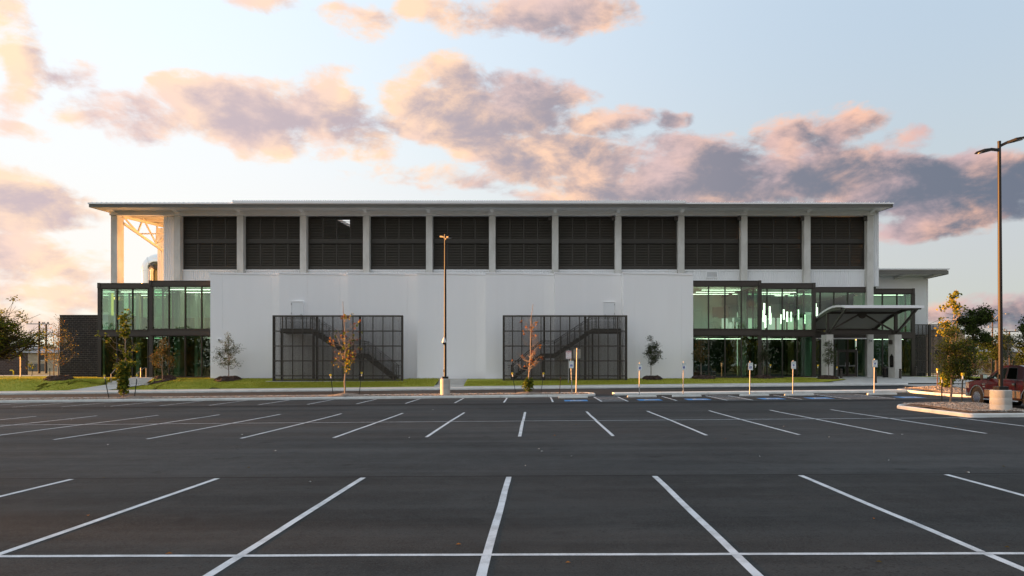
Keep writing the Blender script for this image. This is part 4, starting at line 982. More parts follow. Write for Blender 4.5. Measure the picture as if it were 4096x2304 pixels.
# ================================================================== STAIR ENCLOSURES
ZS = 57.8
def enclosure(X0, X1, mir, side):
    """mir = +1: stairs go down to the right; -1: down to the left"""
    lab = ('left', 'landing at its left end') if mir > 0 else ('right', 'landing at its right end')
    zt, zb = 6.27, .86
    W = X1-X0; n = 13; mw = W/n
    sc = empty('mesh_screen', 'brown perforated metal screen round the %s-hand outside stair' % lab[0], 'screen', loc=(X0, ZS, 0))
    hz = [zt-.0, zt-1.27, zt-2.51, zt-3.74, zt-4.98]
    def BX(u): return u if mir > 0 else W-u
    for u in (0, W*.337, W*.667, W):
        w = .16 if u in (0, W) else .17; mb = MB(); x = min(max(BX(u), .08), W-.08); mb.box(x-w/2, x+w/2, .06, .22, .72, zt-.04); mb.build('post', M['bronze'], sc)
    for i in range(n+1):
        x = min(max(mw*i, .035), W-.035); mb = MB(); mb.box(x-.042, x+.042, 0, .055, zb, zt-.08); mb.build('upright', M['bronze'], sc)
    for i, z in enumerate(hz + [zb]):
        mb = MB(); h = .09 if i else .13; mb.box(0, W, -.012, .05, z-h, z); mb.build('rail', M['bronze'], sc)
    zs = hz + [zb]; proto = {}
    for i in range(n):
        for a, b in zip(zs, zs[1:]):
            key = round(a-b, 3)
            if key not in proto:
                mb = MB(); mb.box(.03, mw-.03, 0, .004, .0, a-b-.05); o = mb.build('mesh_panel', M['screen'], sc, loc=(mw*i, .028, b)); proto[key] = o
            else: inst(proto[key], sc, (mw*i, .028, b))
    mb = MB(); mb.box(-.5, W+.4, -.3, 1.95, .3, .80); mb.build('footing', M['paving'], sc)
    # the stair inside
    st = empty('staircase', 'brown steel staircase behind the mesh screen, %s' % lab[1], 'stairs', loc=(X0, ZS, 0))
    S = W/10.8
    L0, L1 = .45*S, 3.0*S                    # upper landing
    M0, M1 = 6.3*S, 7.5*S                    # middle landing
    E1 = 10.1*S; zl, zm, ze = 5.18, 3.1, 1.05
    def P(u, y, z): return (BX(u), y, z)
    ya, yb = .55, 1.75
    def slab(name, u0, u1, y0, y1, z0, z1, p=st, m='bronze'):
        mb = MB(); a, b = sorted((BX(u0), BX(u1))); mb.box(a, b, y0, y1, z0, z1); return mb.build(name, M[m], p)
    slab('landing', L0, L1, ya, yb, zl-.05, zl); slab('landing', M0, M1, ya, yb, zm-.05, zm)
    for y in (ya-.05, yb):
        mb = MB(); a, b = sorted((BX(L0), BX(L1))); mb.box(a, b, y, y+.05, zl-.38, zl+.02); a, b = sorted((BX(M0), BX(M1))); mb.box(a, b, y, y+.05, zm-.38, zm+.02); mb.build('landing_beam', M['bronze'], st)
        for (u0, z0, u1, z1) in ((L1, zl, M0, zm), (M1, zm, E1, ze)):
            mb = MB(); pts = [P(u0,y,z0-.36),P(u0,y+.05,z0-.36),P(u0,y+.05,z0+.02),P(u0,y,z0+.02),P(u1,y,z1-.36),P(u1,y+.05,z1-.36),P(u1,y+.05,z1+.02),P(u1,y,z1+.02)]
            mb.hexa(pts); mb.build('stringer', M['bronze'], st)
    for (u0, z0, u1, z1) in ((L1, zl, M0, zm), (M1, zm, E1, ze)):
        k = 12
        for i in range(1, k):
            u = u0+(u1-u0)*i/k; z = z0+(z1-z0)*i/k; slab('tread', u-.02, u+.28*S, ya, yb, z-.14, z-.08)
    slab('stair_post', L0+.02, L0+.2, ya, ya+.18, .8, zl-.38); slab('stair_post', M1-.25, M1-.1, ya, ya+.15, .8, zm-.38); slab('stair_post', L1-.2, L1-.05, yb-.15, yb, .8, zl-.38)
    # guard rails
    for y in (ya, yb-.04):
        for hgt, r in ((1.07,.022),(.9,.016),(.62,.008),(.5,.008),(.38,.008),(.26,.008),(.14,.008)):
            mb = MB()
            pts = [P(L0+.02,y,zl+hgt), P(L1,y,zl+hgt), P(M0,y,zm+hgt), P(M1,y,zm+hgt), P(E1,y,ze+hgt)]
            if hgt in (1.07, .9): pts.append(P(E1+.28,y,ze+hgt))
            mb.tube(pts, r, 6); mb.build('handrail' if hgt > .8 else 'guard_wire', M['bronze'], st)
        for u, z in [(L0+.02,zl),(L0+.5,zl),(L1-.35,zl),(L1-.05,zl)] + [(L1+(M0-L1)*t, zl+(zm-zl)*t) for t in (.1,.28,.46,.64,.82)] + [(M0,zm),(M1,zm)] + [(M1+(E1-M1)*t, zm+(ze-zm)*t) for t in (.25,.5,.75,.94,1)]:
            mb = MB(); mb.box(BX(u)-.02, BX(u)+.02, y-.015, y+.025, z-.2, z+1.07); mb.build('baluster', M['bronze'], st)
enclosure(wx(1090,ZS), wx(1612,ZS), 1, 'left'); enclosure(wx(2011,ZS), wx(2509,ZS), -1, 'right')

# screen beside the right wing
scr = empty('mesh_screen', 'dark perforated metal screen standing right of the rear wing', 'screen', loc=(wx(3656,69), 69, 0))
W = wx(3792,69)-wx(3656,69); sp = [0, .43, .86, 1.30, 1.56+.0, 1.80, 2.5, W]
for i, u in enumerate((0.04, 1.56, W-.06)):
    mb = MB(); w = .1 if i == 0 else .22; mb.box(u-w/2, u+w/2, -.05, .15, .95, wz(1297,69)); mb.build('post', M['bronze'], scr)
for u in (.43, .86, 1.22, 1.9, 2.5, 3.0):
    mb = MB(); mb.box(u-.03, u+.03, 0, .05, 1.0, wz(1299,69)); mb.build('upright', M['bronze'], scr)
ZZ = [wz(p,69) for p in (1297,1344,1391,1440,1488)]
for z in ZZ:
    mb = MB(); mb.box(0, W, -.01, .06, z-.08, z); mb.build('rail', M['bronze'], scr)
for a, b in zip((0,.43,.86,1.22,1.6,1.9,2.5,3.0), (.43,.86,1.22,1.6,1.9,2.5,3.0,W)):
    for z1, z0 in zip(ZZ, ZZ[1:]):
        mb = MB(); mb.box(a+.02, b-.02, .02, .024, z0, z1-.08); mb.build('mesh_panel', M['screen'], scr)

# ================================================================== ENTRANCE CANOPY
can = empty('entrance_canopy', 'curved metal entrance canopy on two concrete piers', 'canopy', loc=(0,0,0))
PXC = (wx(3320,60), wx(3593,60)); ZP = 60.0
mb = MB(); mb.bevbox(-.3, .3, 0, 1.1, .7, 4.77, .012); p1 = mb.build('pier', M['board_concrete'], can, loc=(PXC[0], ZP, 0)); inst(p1, can, (PXC[1], ZP, 0))
CL, CR = PXC[0]-.05, PXC[1]+.48
prof = [(57.0,6.98),(57.8,7.10),(58.6,7.17),(59.4,7.17),(60.4,7.08),(61.4,6.90),(62.4,6.66),(63.4,6.36),(64.4,6.00),(65.4,5.58)]
mb = MB(); n = len(prof); up = [(y, z) for y, z in prof]; dn = [(y, z-.16) for y, z in prof]
mb.prism(up + dn[::-1], CL, CR, 'x'); mb.build('canopy_roof', M['white_trim'], can)
mb = MB(); prev = None
for i in range(1, (n-1)*14):
    t = i/14; k = int(t); f = t-k; y = prof[k][0]*(1-f)+prof[k+1][0]*f; z = prof[k][1]*(1-f)+prof[k+1][1]*f - .165 - (.03 if i % 2 else .0)
    cur = [(CL+.06, y, z), (CR-.06, y, z)]
    if prev: mb.quad(prev[0], prev[1], cur[1], cur[0])
    prev = cur
mb.build('corrugated_soffit', M['cansoffit'], can)
for x in (CL+.02, CR-.14):
    mb = MB(); mb.prism([(y, z-.165) for y, z in prof[1:]] + [(y, z-.42) for y, z in prof[1:]][::-1], x, x+.12, 'x'); mb.build('curved_beam', M['bronze_beam'], can)
mb = MB(); mb.box(CL+.1, CR-.1, 57.1, 57.3, 6.70, 6.83); mb.build('front_beam', M['bronze_beam'], can)
mb = MB(); mb.box(CL-.02, CR+.05, 56.93, 57.02, 6.80, 7.01); mb.build('canopy_edge', M['white_trim'], can)
yc = 60.5; mb = MB(); mb.box(CL+.15, CR-.15, yc-.1, yc+.1, 6.58, 6.76); mb.build('cross_beam', M['bronze_beam'], can)
mb = MB(); mb.box(PXC[0]+.2, PXC[1]-.2, yc-.14, yc+.14, 4.80, 4.83); mb.box(PXC[0]+.2, PXC[1]-.2, yc-.14, yc+.14, 5.15, 5.18); mb.box(PXC[0]+.2, PXC[1]-.2, yc-.05, yc+.05, 4.83, 5.15); mb.build('tie_beam', M['bronze_beam'], can)
mb = MB(); mb.box(CL+.1, CR-.1, 65.0, 65.15, 5.36, 5.5); mb.build('rear_beam', M['bronze_beam'], can)
xm = (PXC[0]+PXC[1])/2
for i, x in enumerate(PXC):
    mb = MB(); mb.box(x-.09, x+.09, yc-.09, yc+.09, 4.77, 6.6); mb.build('upright', M['bronze_beam'], can)
    mb = MB(); mb.bar((x+.05, yc-.2, 4.95), (x+.12, 57.25, 6.75), .15, .15); mb.build('strut', M['bronze_beam'], can)
    mb = MB(); mb.bar((x, yc+.15, 4.95), (x, 64.6, 5.5), .13, .13); mb.build('strut', M['bronze_beam'], can)
    mb = MB(); mb.bar((x+(.25 if i == 0 else -.25), yc, 5.15), (xm+(-.3 if i == 0 else .3), yc, 6.5), .13, .13, (0,1,0)); mb.build('brace', M['bronze_beam'], can)
    mb = MB(); mb.prism([(x+.3*math.cos(R(a)), 4.95+.32*math.sin(R(a))) for a in range(0, 360, 30)], yc-.18, yc-.14); mb.build('gusset_plate', M['bronze'], can)
mb = MB(); mb.prism([(xm-.42,6.6),(xm-.36,6.38),(xm-.2,6.22),(xm,6.16),(xm+.2,6.22),(xm+.36,6.38),(xm+.42,6.6)], yc-.14, yc-.10); mb.build('gusset_plate', M['bronze'], can)
# fittings on the right-hand pier
x = PXC[1]-.3
pq = empty('plaque', 'small dark cast plaque fixed to the side of the right canopy pier', 'plaque', loc=(x, 60.5, 2.5))
y0 = -.3; pl = [(-.3,-.55),(.3,-.55),(.3,.35),(.22,.45),(.1,.5),(.06,.6),(-.06,.6),(-.1,.5),(-.22,.45),(-.3,.35)]
mb = MB(); mb.prism(pl, -.035, -.001, 'x'); mb.build('plate', M['glasslens'], pq)
for i in range(7):
    mb = MB(); mb.box(-.042, -.036, -.2, .2, .25-i*.1, .285-i*.1); mb.build('text_bar', M['bronze_beam'], pq)
mb = MB(); mb.bevbox(x-.2, x-.0, 60.35, 60.7, wz(1370,60.5)-.15, wz(1370,60.5)+.22, .03); tag(mb.build('wall_light', M['bronze']), 'dark box lamp high on the right canopy pier', 'lamp')

# ================================================================== STREET FURNITURE
def bollard(px, py0, py1, Z, where):
    x = wx(px, Z); zb = wz(py1, Z); zt = wz(py0, Z); r = .105
    b = empty('bollard', 'dark brown steel bollard ' + where, 'bollard', 'bollards by the entrance', loc=(x, Z, zb))
    h = zt-zb; mb = MB(); mb.lathe((0,0,0), [(r,-.15),(r,h-.16)], 18); mb.build('shaft', M['bronze'], b, smooth=True)
    mb = MB(); mb.lathe((0,0,0), [(r-.03,h-.16),(r-.03,h-.10)], 18); mb.build('neck', M['glasslens'], b)
    mb = MB(); mb.lathe((0,0,0), [(r,h-.10),(r,h-.03),(r*.8,h),(.01,h)], 18); mb.build('cap', M['bronze'], b, smooth=True)
bollard(3365, 1475, 1517, 60.0, 'just right of the left canopy pier')
bollard(3502, 1485, 1532, 55.2, 'nearest the kerb, behind a van accessible sign')
bollard(3601, 1475, 1517, 59.6, 'in front of the right canopy pier')
bollard(3663, 1465, 1501, 67.0, 'beside the perforated screen')
mb = MB(); tx, tz = wx(3545,61.5), plaza_z(33, 61.5)-.02; tcan = empty('litter_bin', 'black litter bin left of the right canopy pier', 'bin', loc=(tx, 61.6, tz))
mb.lathe((0,0,0), [(.26,0),(.28,.75),(.24,.78)], 18); mb.build('body', M['glasslens'], tcan, smooth=True)
mb = MB(); mb.lathe((0,0,0), [(.29,.78),(.29,.84),(.2,.95),(.05,.98)], 18); mb.build('lid', M['bronze'], tcan, smooth=True)

def lamp_head(parent, L, yaw, pitch, loc, nm='lamp_head'):
    """flat tapered area-light head, pointing along +x before rotation"""
    mb = MB(); w = .17
    top = [(0,-.05,.03),(0,.05,.03),(.3,w,.055),(.3,-w,.055)]
    mb.hexa([(0,-.05,-.05),(.28,-w,-.035),(.28,w,-.035),(0,.05,-.05),(0,-.05,.04),(.28,-w,.05),(.28,w,.05),(0,.05,.04)])
    mb.hexa([(.28,-w,-.035),(L,-w*.75,-.01),(L,w*.75,-.01),(.28,w,-.035),(.28,-w,.05),(L,-w*.75,.02),(L,w*.75,.02),(.28,w,.05)])
    o = mb.build(nm, M['pole'], parent, loc=loc); o.rotation_euler = (0, -pitch, yaw)
    mb = MB(); mb.box(.32, L-.1, -w*.6, w*.6, -.05, -.036); mb.build('lens', M['whitepl'], o)
    return o
def lamp_post(px, Z, py_cyl0, py_cyl1, dia, py_top, heads, label, lean=0.0, r0=.085, cam_y=None):
    x = wx(px, Z); zb = wz(py_cyl1, Z); zc = wz(py_cyl0, Z); zt = wz(py_top, Z)
    p = empty('lamp_post', label, 'lamp post', 'lamp posts in the parking lot', loc=(x, Z, zb))
    h = zc-zb; r = dia/2
    mb = MB(); mb.lathe((0,0,0), [(r,-.3),(r*1.0,h*.33),(r*.985,h*.34),(r,h*.36),(r,h*.64),(r*.985,h*.65),(r,h*.67),(r,h-.03),(r-.03,h)], 28); mb.build('concrete_base', M['concrete'], p, smooth=True)
    mb = MB(); mb.bevbox(-.19,.19,-.19,.19,h,h+.14,.015); mb.build('base_cover', M['pole'], p)
    mb = MB(); top = zt-zb; mb.tube([(0,0,h+.1),(lean*.5,0,h+(top-h)*.5),(lean,0,top)], [r0,r0*.88,r0*.72], 16); mb.build('pole', M['pole'], p, smooth=True)
    mb = MB(); mb.lathe((lean,0,top), [(r0*.78,-.02),(r0*.78,.05),(.01,.07)], 16); mb.build('pole_cap', M['pole'], p, smooth=True)
    mb = MB(); mb.bevbox(-.035-r0, -.0, -.05, .05, h+.42, h+.6, .01); mb.build('hand_hole', M['pole'], p)
    for (L, yaw, pitch, dz) in heads:
        ux, uy = math.cos(yaw), math.sin(yaw)
        mb = MB(); mb.bar((lean, 0, top-.25+dz), (lean+ux*.3, uy*.3, top-.15+dz+.3*math.sin(pitch)*.6), .07, .10); arm = mb.build('arm', M['pole'], p)
        lamp_head(p, L, yaw, pitch, (lean+ux*.26, uy*.26, top-.16+dz+.26*math.sin(pitch)*.6))
    if cam_y:
        z = wz(cam_y, Z)-zb; mb = MB(); mb.lathe((-.06,-.13,z), [(.03,.28),(.07,.2),(.12,.05),(.14,0),(.13,-.06)], 16); c = mb.build('camera_housing', M['whitepl'], p, smooth=True)
        mb = MB(); mb.lathe((-.06,-.13,z-.06), [(.105,0),(.09,-.08),(.04,-.13),(.01,-.14)], 16); mb.build('camera_dome', M['glasslens'], c, smooth=True)
    return p
lamp_post(1781, 45.3, 1514.5, 1578, .64, 940, [(.5, R(118), .2, .05), (.5, R(-58), -.05, -.06)], 'tall bronze lamp post on a round concrete base in the middle', cam_y=1367)
lamp_post(4003, 27.15, 1559.5, 1647, .745, 570, [(.56, R(180-18), -.18, -.05), (.62, R(-22), .20, .10)], 'tall bronze lamp post by the red pickup at the right edge', lean=-.06)

# ---- signs
def text(s, size, m, parent, loc, name='lettering', sx=1.0):
    cu = bpy.data.curves.new(name, 'FONT'); cu.body = s; cu.size = size; cu.align_x = 'CENTER'; cu.align_y = 'CENTER'; cu.extrude = .001
    o = bpy.data.objects.new(name, cu); C.objects.link(o); dg = bpy.context.evaluated_depsgraph_get(); dg.update()
    me = bpy.data.meshes.new_from_object(o.evaluated_get(dg)); bpy.data.objects.remove(o); me.materials.clear(); me.materials.append(m)
    q = bpy.data.objects.new(name, me); C.objects.link(q); q.parent = parent; q.location = loc; q.rotation_euler = (R(90),0,0); q.scale = (sx,1,1); return q
def rrect(w, h, r):
    return [(sx*(w/2-r)+r*math.cos(R(a+i*30)), sz*(h/2-r)+r*math.sin(R(a+i*30))) for sx, sz, a in ((1,1,0),(-1,1,90),(-1,-1,180),(1,-1,270)) for i in range(4)]
def sign_post(px_top, py_top, px_base, Z, zbase, label, cat='sign', group=None, r=.03):
    x = wx(px_base, Z); s = empty('sign', label, cat, group, loc=(x, Z, zbase))
    h = wz(py_top, Z)-zbase; dx = wx(px_top, Z)-x
    mb = MB(); mb.tube([(0,0,-.2),(dx,0,h)], r, 12); mb.build('post', M['steel'], s, smooth=True)
    mb = MB(); mb.lathe((dx,0,h), [(r*1.05,-.02),(r*1.05,.02),(.005,.035)], 12); mb.build('post_cap', M['steel'], s, smooth=True)
    return s, dx, h
def accessible_sign(px_top, py_top, px_base, Z, zbase, py0, py1, van, label):
    s, dx, h = sign_post(px_top, py_top, px_base, Z, zbase, label, group='accessible parking signs')
    hh = (py1-py0)*Z/F; zc = wz((py0+py1)/2, Z)-zbase; w = .30; cx = dx*(zc/h)+.02
    mb = MB(); mb.prism(rrect(w, hh, .03), -.046, -.04); pl = mb.build('sign_plate', M['signwhite'], s, loc=(cx,0,zc))
    mb = MB(); o_ = rrect(w-.02, hh-.02, .025); i_ = rrect(w-.034, hh-.034, .02)
    for k in range(len(o_)): mb.quad(*[(q[0], -.048, q[1]) for q in (o_[k], o_[(k+1)%16], i_[(k+1)%16], i_[k])])
    mb.build('border', M['signgreen'], pl)
    text('RESERVED', .055, M['signgreen'], pl, (0,-.048,hh*.36)); text('PARKING', .055, M['signgreen'], pl, (0,-.048,hh*.20))
    b = .14 if not van else .11; zc2 = -hh*.14 if not van else -.0
    mb = MB(); mb.quad(*[(q[0], -.0485, q[1]+zc2) for q in rrect(b, b, .01)]); sy = mb.build('symbol_panel', M['signblue'], pl)
    mb = MB(); strokes_isa(lambda u, v: (b*(u-.5), -.050, zc2+b*(v-.5)), lambda q: mb.quad(*q)); mb.build('wheelchair_symbol', M['signwhite'], sy)
    if van: text('VAN', .05, M['signgreen'], pl, (0,-.048,-hh*.22)); text('ACCESSIBLE', .044, M['signgreen'], pl, (0,-.048,-hh*.36), sx=.9)
    for dz in (.4, -.42):
        mb = MB(); mb.lathe((0,-.05,hh*dz), [(.008,0),(.008,.01)], 8, 'y'); mb.build('bolt', M['steel'], pl)
gi = lambda x, y: gz(x, y)+.16
accessible_sign(2283.5, 1438, 2288.7, 44.6, gi(2.3,44.6), 1443, 1473, False, 'reserved parking sign, leaning, in the gravel beside the no parking sign')
STOPS = [(2292, 42.9), (2567, 43.1), (2745.8, 43.1), (3016, 43.1), (3195.5, 43.1), (3526.5, 43.1)]
for i, (px, pt, p0, p1, van, lab) in enumerate(((2558.5,1450.7,1455,1483,False,'reserved parking sign standing left of the dark oval tree'),(2734,1447,1451.5,1480,False,'reserved parking sign in front of the right end of the white wall'),
        (3000.4,1446,1450.7,1480.6,False,'reserved parking sign in front of the left glass corner'),(3172.5,1442,1446,1476,True,'van accessible sign in front of the second glass bay'),(3498,1436,1440,1469,True,'van accessible sign farthest right, before the entrance canopy'))):
    accessible_sign(px, pt, px-1.5, 43.35, gz(wx(px,43.35),43.35), p0, p1, van, lab)
s, dx, h = sign_post(2274.5, 1402, 2273.2, 56.6, lawn_z(2.7,56.6), 'red and white no parking sign standing in the grass')
zc = wz(1419,56.6)-lawn_z(2.7,56.6); hh = 32*56.6/F; w = 23*56.6/F
mb = MB(); mb.prism(rrect(w, hh, .04), -.046, -.04); pl = mb.build('sign_plate', M['signwhite'], s, loc=(dx,0,zc))
mb = MB(); o_ = rrect(w-.02, hh-.02, .035); i_ = rrect(w-.05, hh-.05, .03)
for k in range(16): mb.quad(*[(q[0], -.048, q[1]) for q in (o_[k], o_[(k+1)%16], i_[(k+1)%16], i_[k])])
mb.build('border', M['signred'], pl)
mb = MB(); mb.box(-w*.42, w*.42, -.0495, -.0475, hh*.31, hh*.43); hb = mb.build('header_band', M['signred'], pl); text('FIRE LANE', .07, M['signwhite'], hb, (0,-.051,hh*.37))
text('NO', .19, M['signred'], pl, (0,-.049,hh*.17)); text('PARKING', .085, M['signred'], pl, (0,-.049,-.02)); text('TOW AWAY ZONE', .045, M['signred'], pl, (0,-.049,-hh*.17))
mb = MB(); zz = -hh*.31; mb.quad((-.11,-.049,zz-.012),(.11,-.049,zz-.012),(.11,-.049,zz+.012),(-.11,-.049,zz+.012))
for sg in (-1,1): mb.quad((sg*.1,-.049,zz-.04),(sg*.16,-.049,zz),(sg*.1,-.049,zz+.04))
mb.build('arrow', M['signred'], pl)
s, dx, h = sign_post(2308.5, 1393.5, 2304.6, 45.6, gi(2.6,45.6), 'bare grey back of a sign turned away, on a bright post', r=.038)
zc = wz(1415,45.6)-gi(2.6,45.6); mb = MB(); mb.prism(rrect(29*45.6/F, 38*45.6/F, .03), .04, .046); pl = mb.build('sign_plate', M['signback'], s, loc=(dx,0,zc))
for dz in (.18,-.24):
    mb = MB(); mb.box(-.05,.05,-.045,.04,dz-.015,dz+.015); mb.build('clamp', M['steel'], pl)
# wheel stops
WL = ['under the leaning reserved parking sign','left of the dark oval tree','before the right end of the white wall','before the left glass corner','before the second glass bay','nearest the entrance canopy']
for (px, Z), lab in zip(STOPS, WL):
    x = wx(px, Z-.2); mb = MB(); pr = [(-.08,-.03),(-.075,.08),(-.045,.115),(.045,.115),(.075,.08),(.08,-.03)]
    y = Z-.25
    secs = [(-.9,.86),(-.84,1.0),(.84,1.0),(.9,.86)]
    nn = len(pr)
    for (sx, k) in secs:
        for (a, b) in pr: mb.v.append((sx, a*k, b*(k if b > 0 else 1)+.0105*sx))
    for i in range(3):
        for k in range(nn): mb.f.append([i*nn+k, (i+1)*nn+k, (i+1)*nn+(k+1)%nn, i*nn+(k+1)%nn]); mb.mi.append(0)
    mb.f += [list(range(nn)), [3*nn+k for k in range(nn)]]; mb.mi += [0,0]
    tag(mb.build('wheel_stop', M['kerb'], loc=(x, y, gz(x,y))), 'concrete wheel stop ' + lab, 'wheel stop', 'wheel stops at the accessible bays')

# ---- tree stakes
def stake(top, bot, Z, zb, lab, cap='yellow', post='greensteel', h2=None):
    x1 = wx(bot[0], Z); x0 = wx(top[0], Z); zt = wz(top[1], Z)
    s = empty('tree_stake', lab, 'stake', 'stakes beside the young trees', loc=(x1, Z, zb)); h = zt-zb; dx = x0-x1
    mb = MB(); mb.bar((0,0,-.15), (dx,0,h-.12), .035, .035, (0,1,0)); mb.bar((0,.02,-.15), (dx,.02,h-.12), .012, .05, (0,1,0)); mb.build('post', M[post], s)
    if cap:
        mb = MB(); mb.tube([(dx*.93,0,h-.24),(dx,0,h-.08)], .03, 8); mb.build('sleeve', M['whitepl'], s)
        mb = MB(); mb.bevbox(dx-.055, dx+.055, -.05, .05, h-.09, h+.03, .012); mb.build('cap', M[cap], s)
IZ = 45.2; zi = lambda px: gz(wx(px,IZ), IZ)+.2
stake((418,1501),(437,1583),IZ,zi(437),'yellow-capped stake left of the leafy sycamore'); stake((548,1500),(537,1583),IZ,zi(537),'yellow-capped stake right of the leafy sycamore')
stake((1323,1498),(1334,1570),IZ,zi(1334),'yellow-capped stake left of the half-bare tree before the left screen'); stake((1447,1490),(1435,1571),IZ,zi(1435),'yellow-capped stake right of the half-bare tree before the left screen')
stake((2050,1492),(2064,1565),IZ,zi(2064),'yellow-capped stake left of the bare orange tree'); stake((2174,1492),(2162.5,1565),IZ,zi(2162),'yellow-capped stake right of the bare orange tree')
stake((2243,1500),(2237,1571),IZ,zi(2240),'thin rusty stake left of the sign cluster',cap=None,post='rust')
zn = lambda px, Z: gz(wx(px,Z),Z)+.25
stake((3768,1510),(3766.5,1606),31.9,zn(3766,31.9),'yellow-capped stake left of the olive tree by the lamp base'); stake((3851,1494),(3846,1621),30.0,zn(3846,30),'yellow-capped stake right of the olive tree by the lamp base')
stake((3749.7,1476),(3749.7,1545),44.5,zn(3750,44.5)+.1,'reddish stake with yellow cap in the far island',post='rust')
stake((3271.6,1461),(3276,1512),58.6,lawn_z(24,58.6),'yellow-capped stake left of the tree before the canopy pier'); stake((3347.7,1468),(3341.5,1511),58.6,plaza_z(25,58.6),'yellow-capped stake right of the tree before the canopy pier')
stake((3022,1459),(3012,1500),59.2,lawn_z(18,59.2),'white-capped stake left of the grey-green tree at the glass corner',cap='whitepl'); stake((3082,1459),(3081,1504),59.2,lawn_z(20,59.2),'yellow-capped stake right of the grey-green tree at the glass corner')
stake((199,1466),(199.5,1528),59.0,lawn_z(-41,59),'bare dark stake left of the yellowing tree by the block wall',cap=None)
stake((133,1459),(126,1486),74,.95,'bare dark stake beyond the left lawn',cap='whitepl')
stake((618,1506),(620,1528),59.0,lawn_z(-32,59),'short dark stake left of the bronze-leaved tree',cap=None); stake((679,1506),(678,1526),59.2,lawn_z(-31,59),'short dark stake right of the bronze-leaved tree',cap=None)

# ---- handrails on the left steps
def srail(pts, lab):
    P = [Vector((wx(a, Z), Z, wz(b, Z))) for a, b, Z in pts]
    r = empty('handrail', lab, 'handrail', 'handrails on the left steps', loc=P[0]); P = [p-P[0] for p in P]
    mb = MB(); mb.tube(P[1:-1], .024, 8); mb.build('rail', M['steel'], r, smooth=True)
    for a, b in ((P[0], P[1]), (P[-2], P[-1])):
        mb = MB(); mb.tube([a, b], .024, 8); mb.build('post', M['steel'], r, smooth=True)
srail([(443.5,1540,58.6),(444.5,1496,58.6),(472,1466,60.2),(489,1456,60.6),(489,1505,60.6)], 'galvanised handrail on the left of the left steps')
srail([(547,1540,58.6),(547.5,1494,58.6),(577,1472,60.4),(584.5,1471,60.6),(584.5,1513,60.6)], 'galvanised handrail on the right of the left steps')
def bolr(px, Z, py0, lab):
    x = wx(px,Z); b = empty('bollard', lab, 'bollard', loc=(x,Z,FL)); h = wz(py0,Z)-FL
    mb = MB(); mb.lathe((0,0,0), [(.11,-.05),(.11,h-.05)], 16); mb.build('shaft', M['bronze'], b, smooth=True)
    mb = MB(); mb.lathe((0,0,0), [(.115,h-.05),(.11,h),(.02,h+.02)], 16); mb.build('cap', M['bronze'], b, smooth=True)
bolr(567, 61.7, 1471, 'brown bollard at the top of the left steps')

# ---- bike racks
for i, px in enumerate((3887, 3915, 3928)):
    Z = 66; x = wx(px, Z); b = empty('bike_rack', 'galvanised post and ring bike rack on the right, %s of three' % ('leftmost','middle one','rightmost')[i], 'bike rack', 'ring bike racks', loc=(x, Z, .95))
    mb = MB(); mb.tube([(0,0,0),(0,0,.92)], .03, 8); mb.build('post', M['steel'], b, smooth=True)
    mb = MB(); mb.tube([(.0+(.22)*math.cos(t*math.pi/10), 0, .55+.22*math.sin(t*math.pi/10)) for t in range(21)], .022, 8, cap=False); mb.build('ring', M['steel'], b, smooth=True)

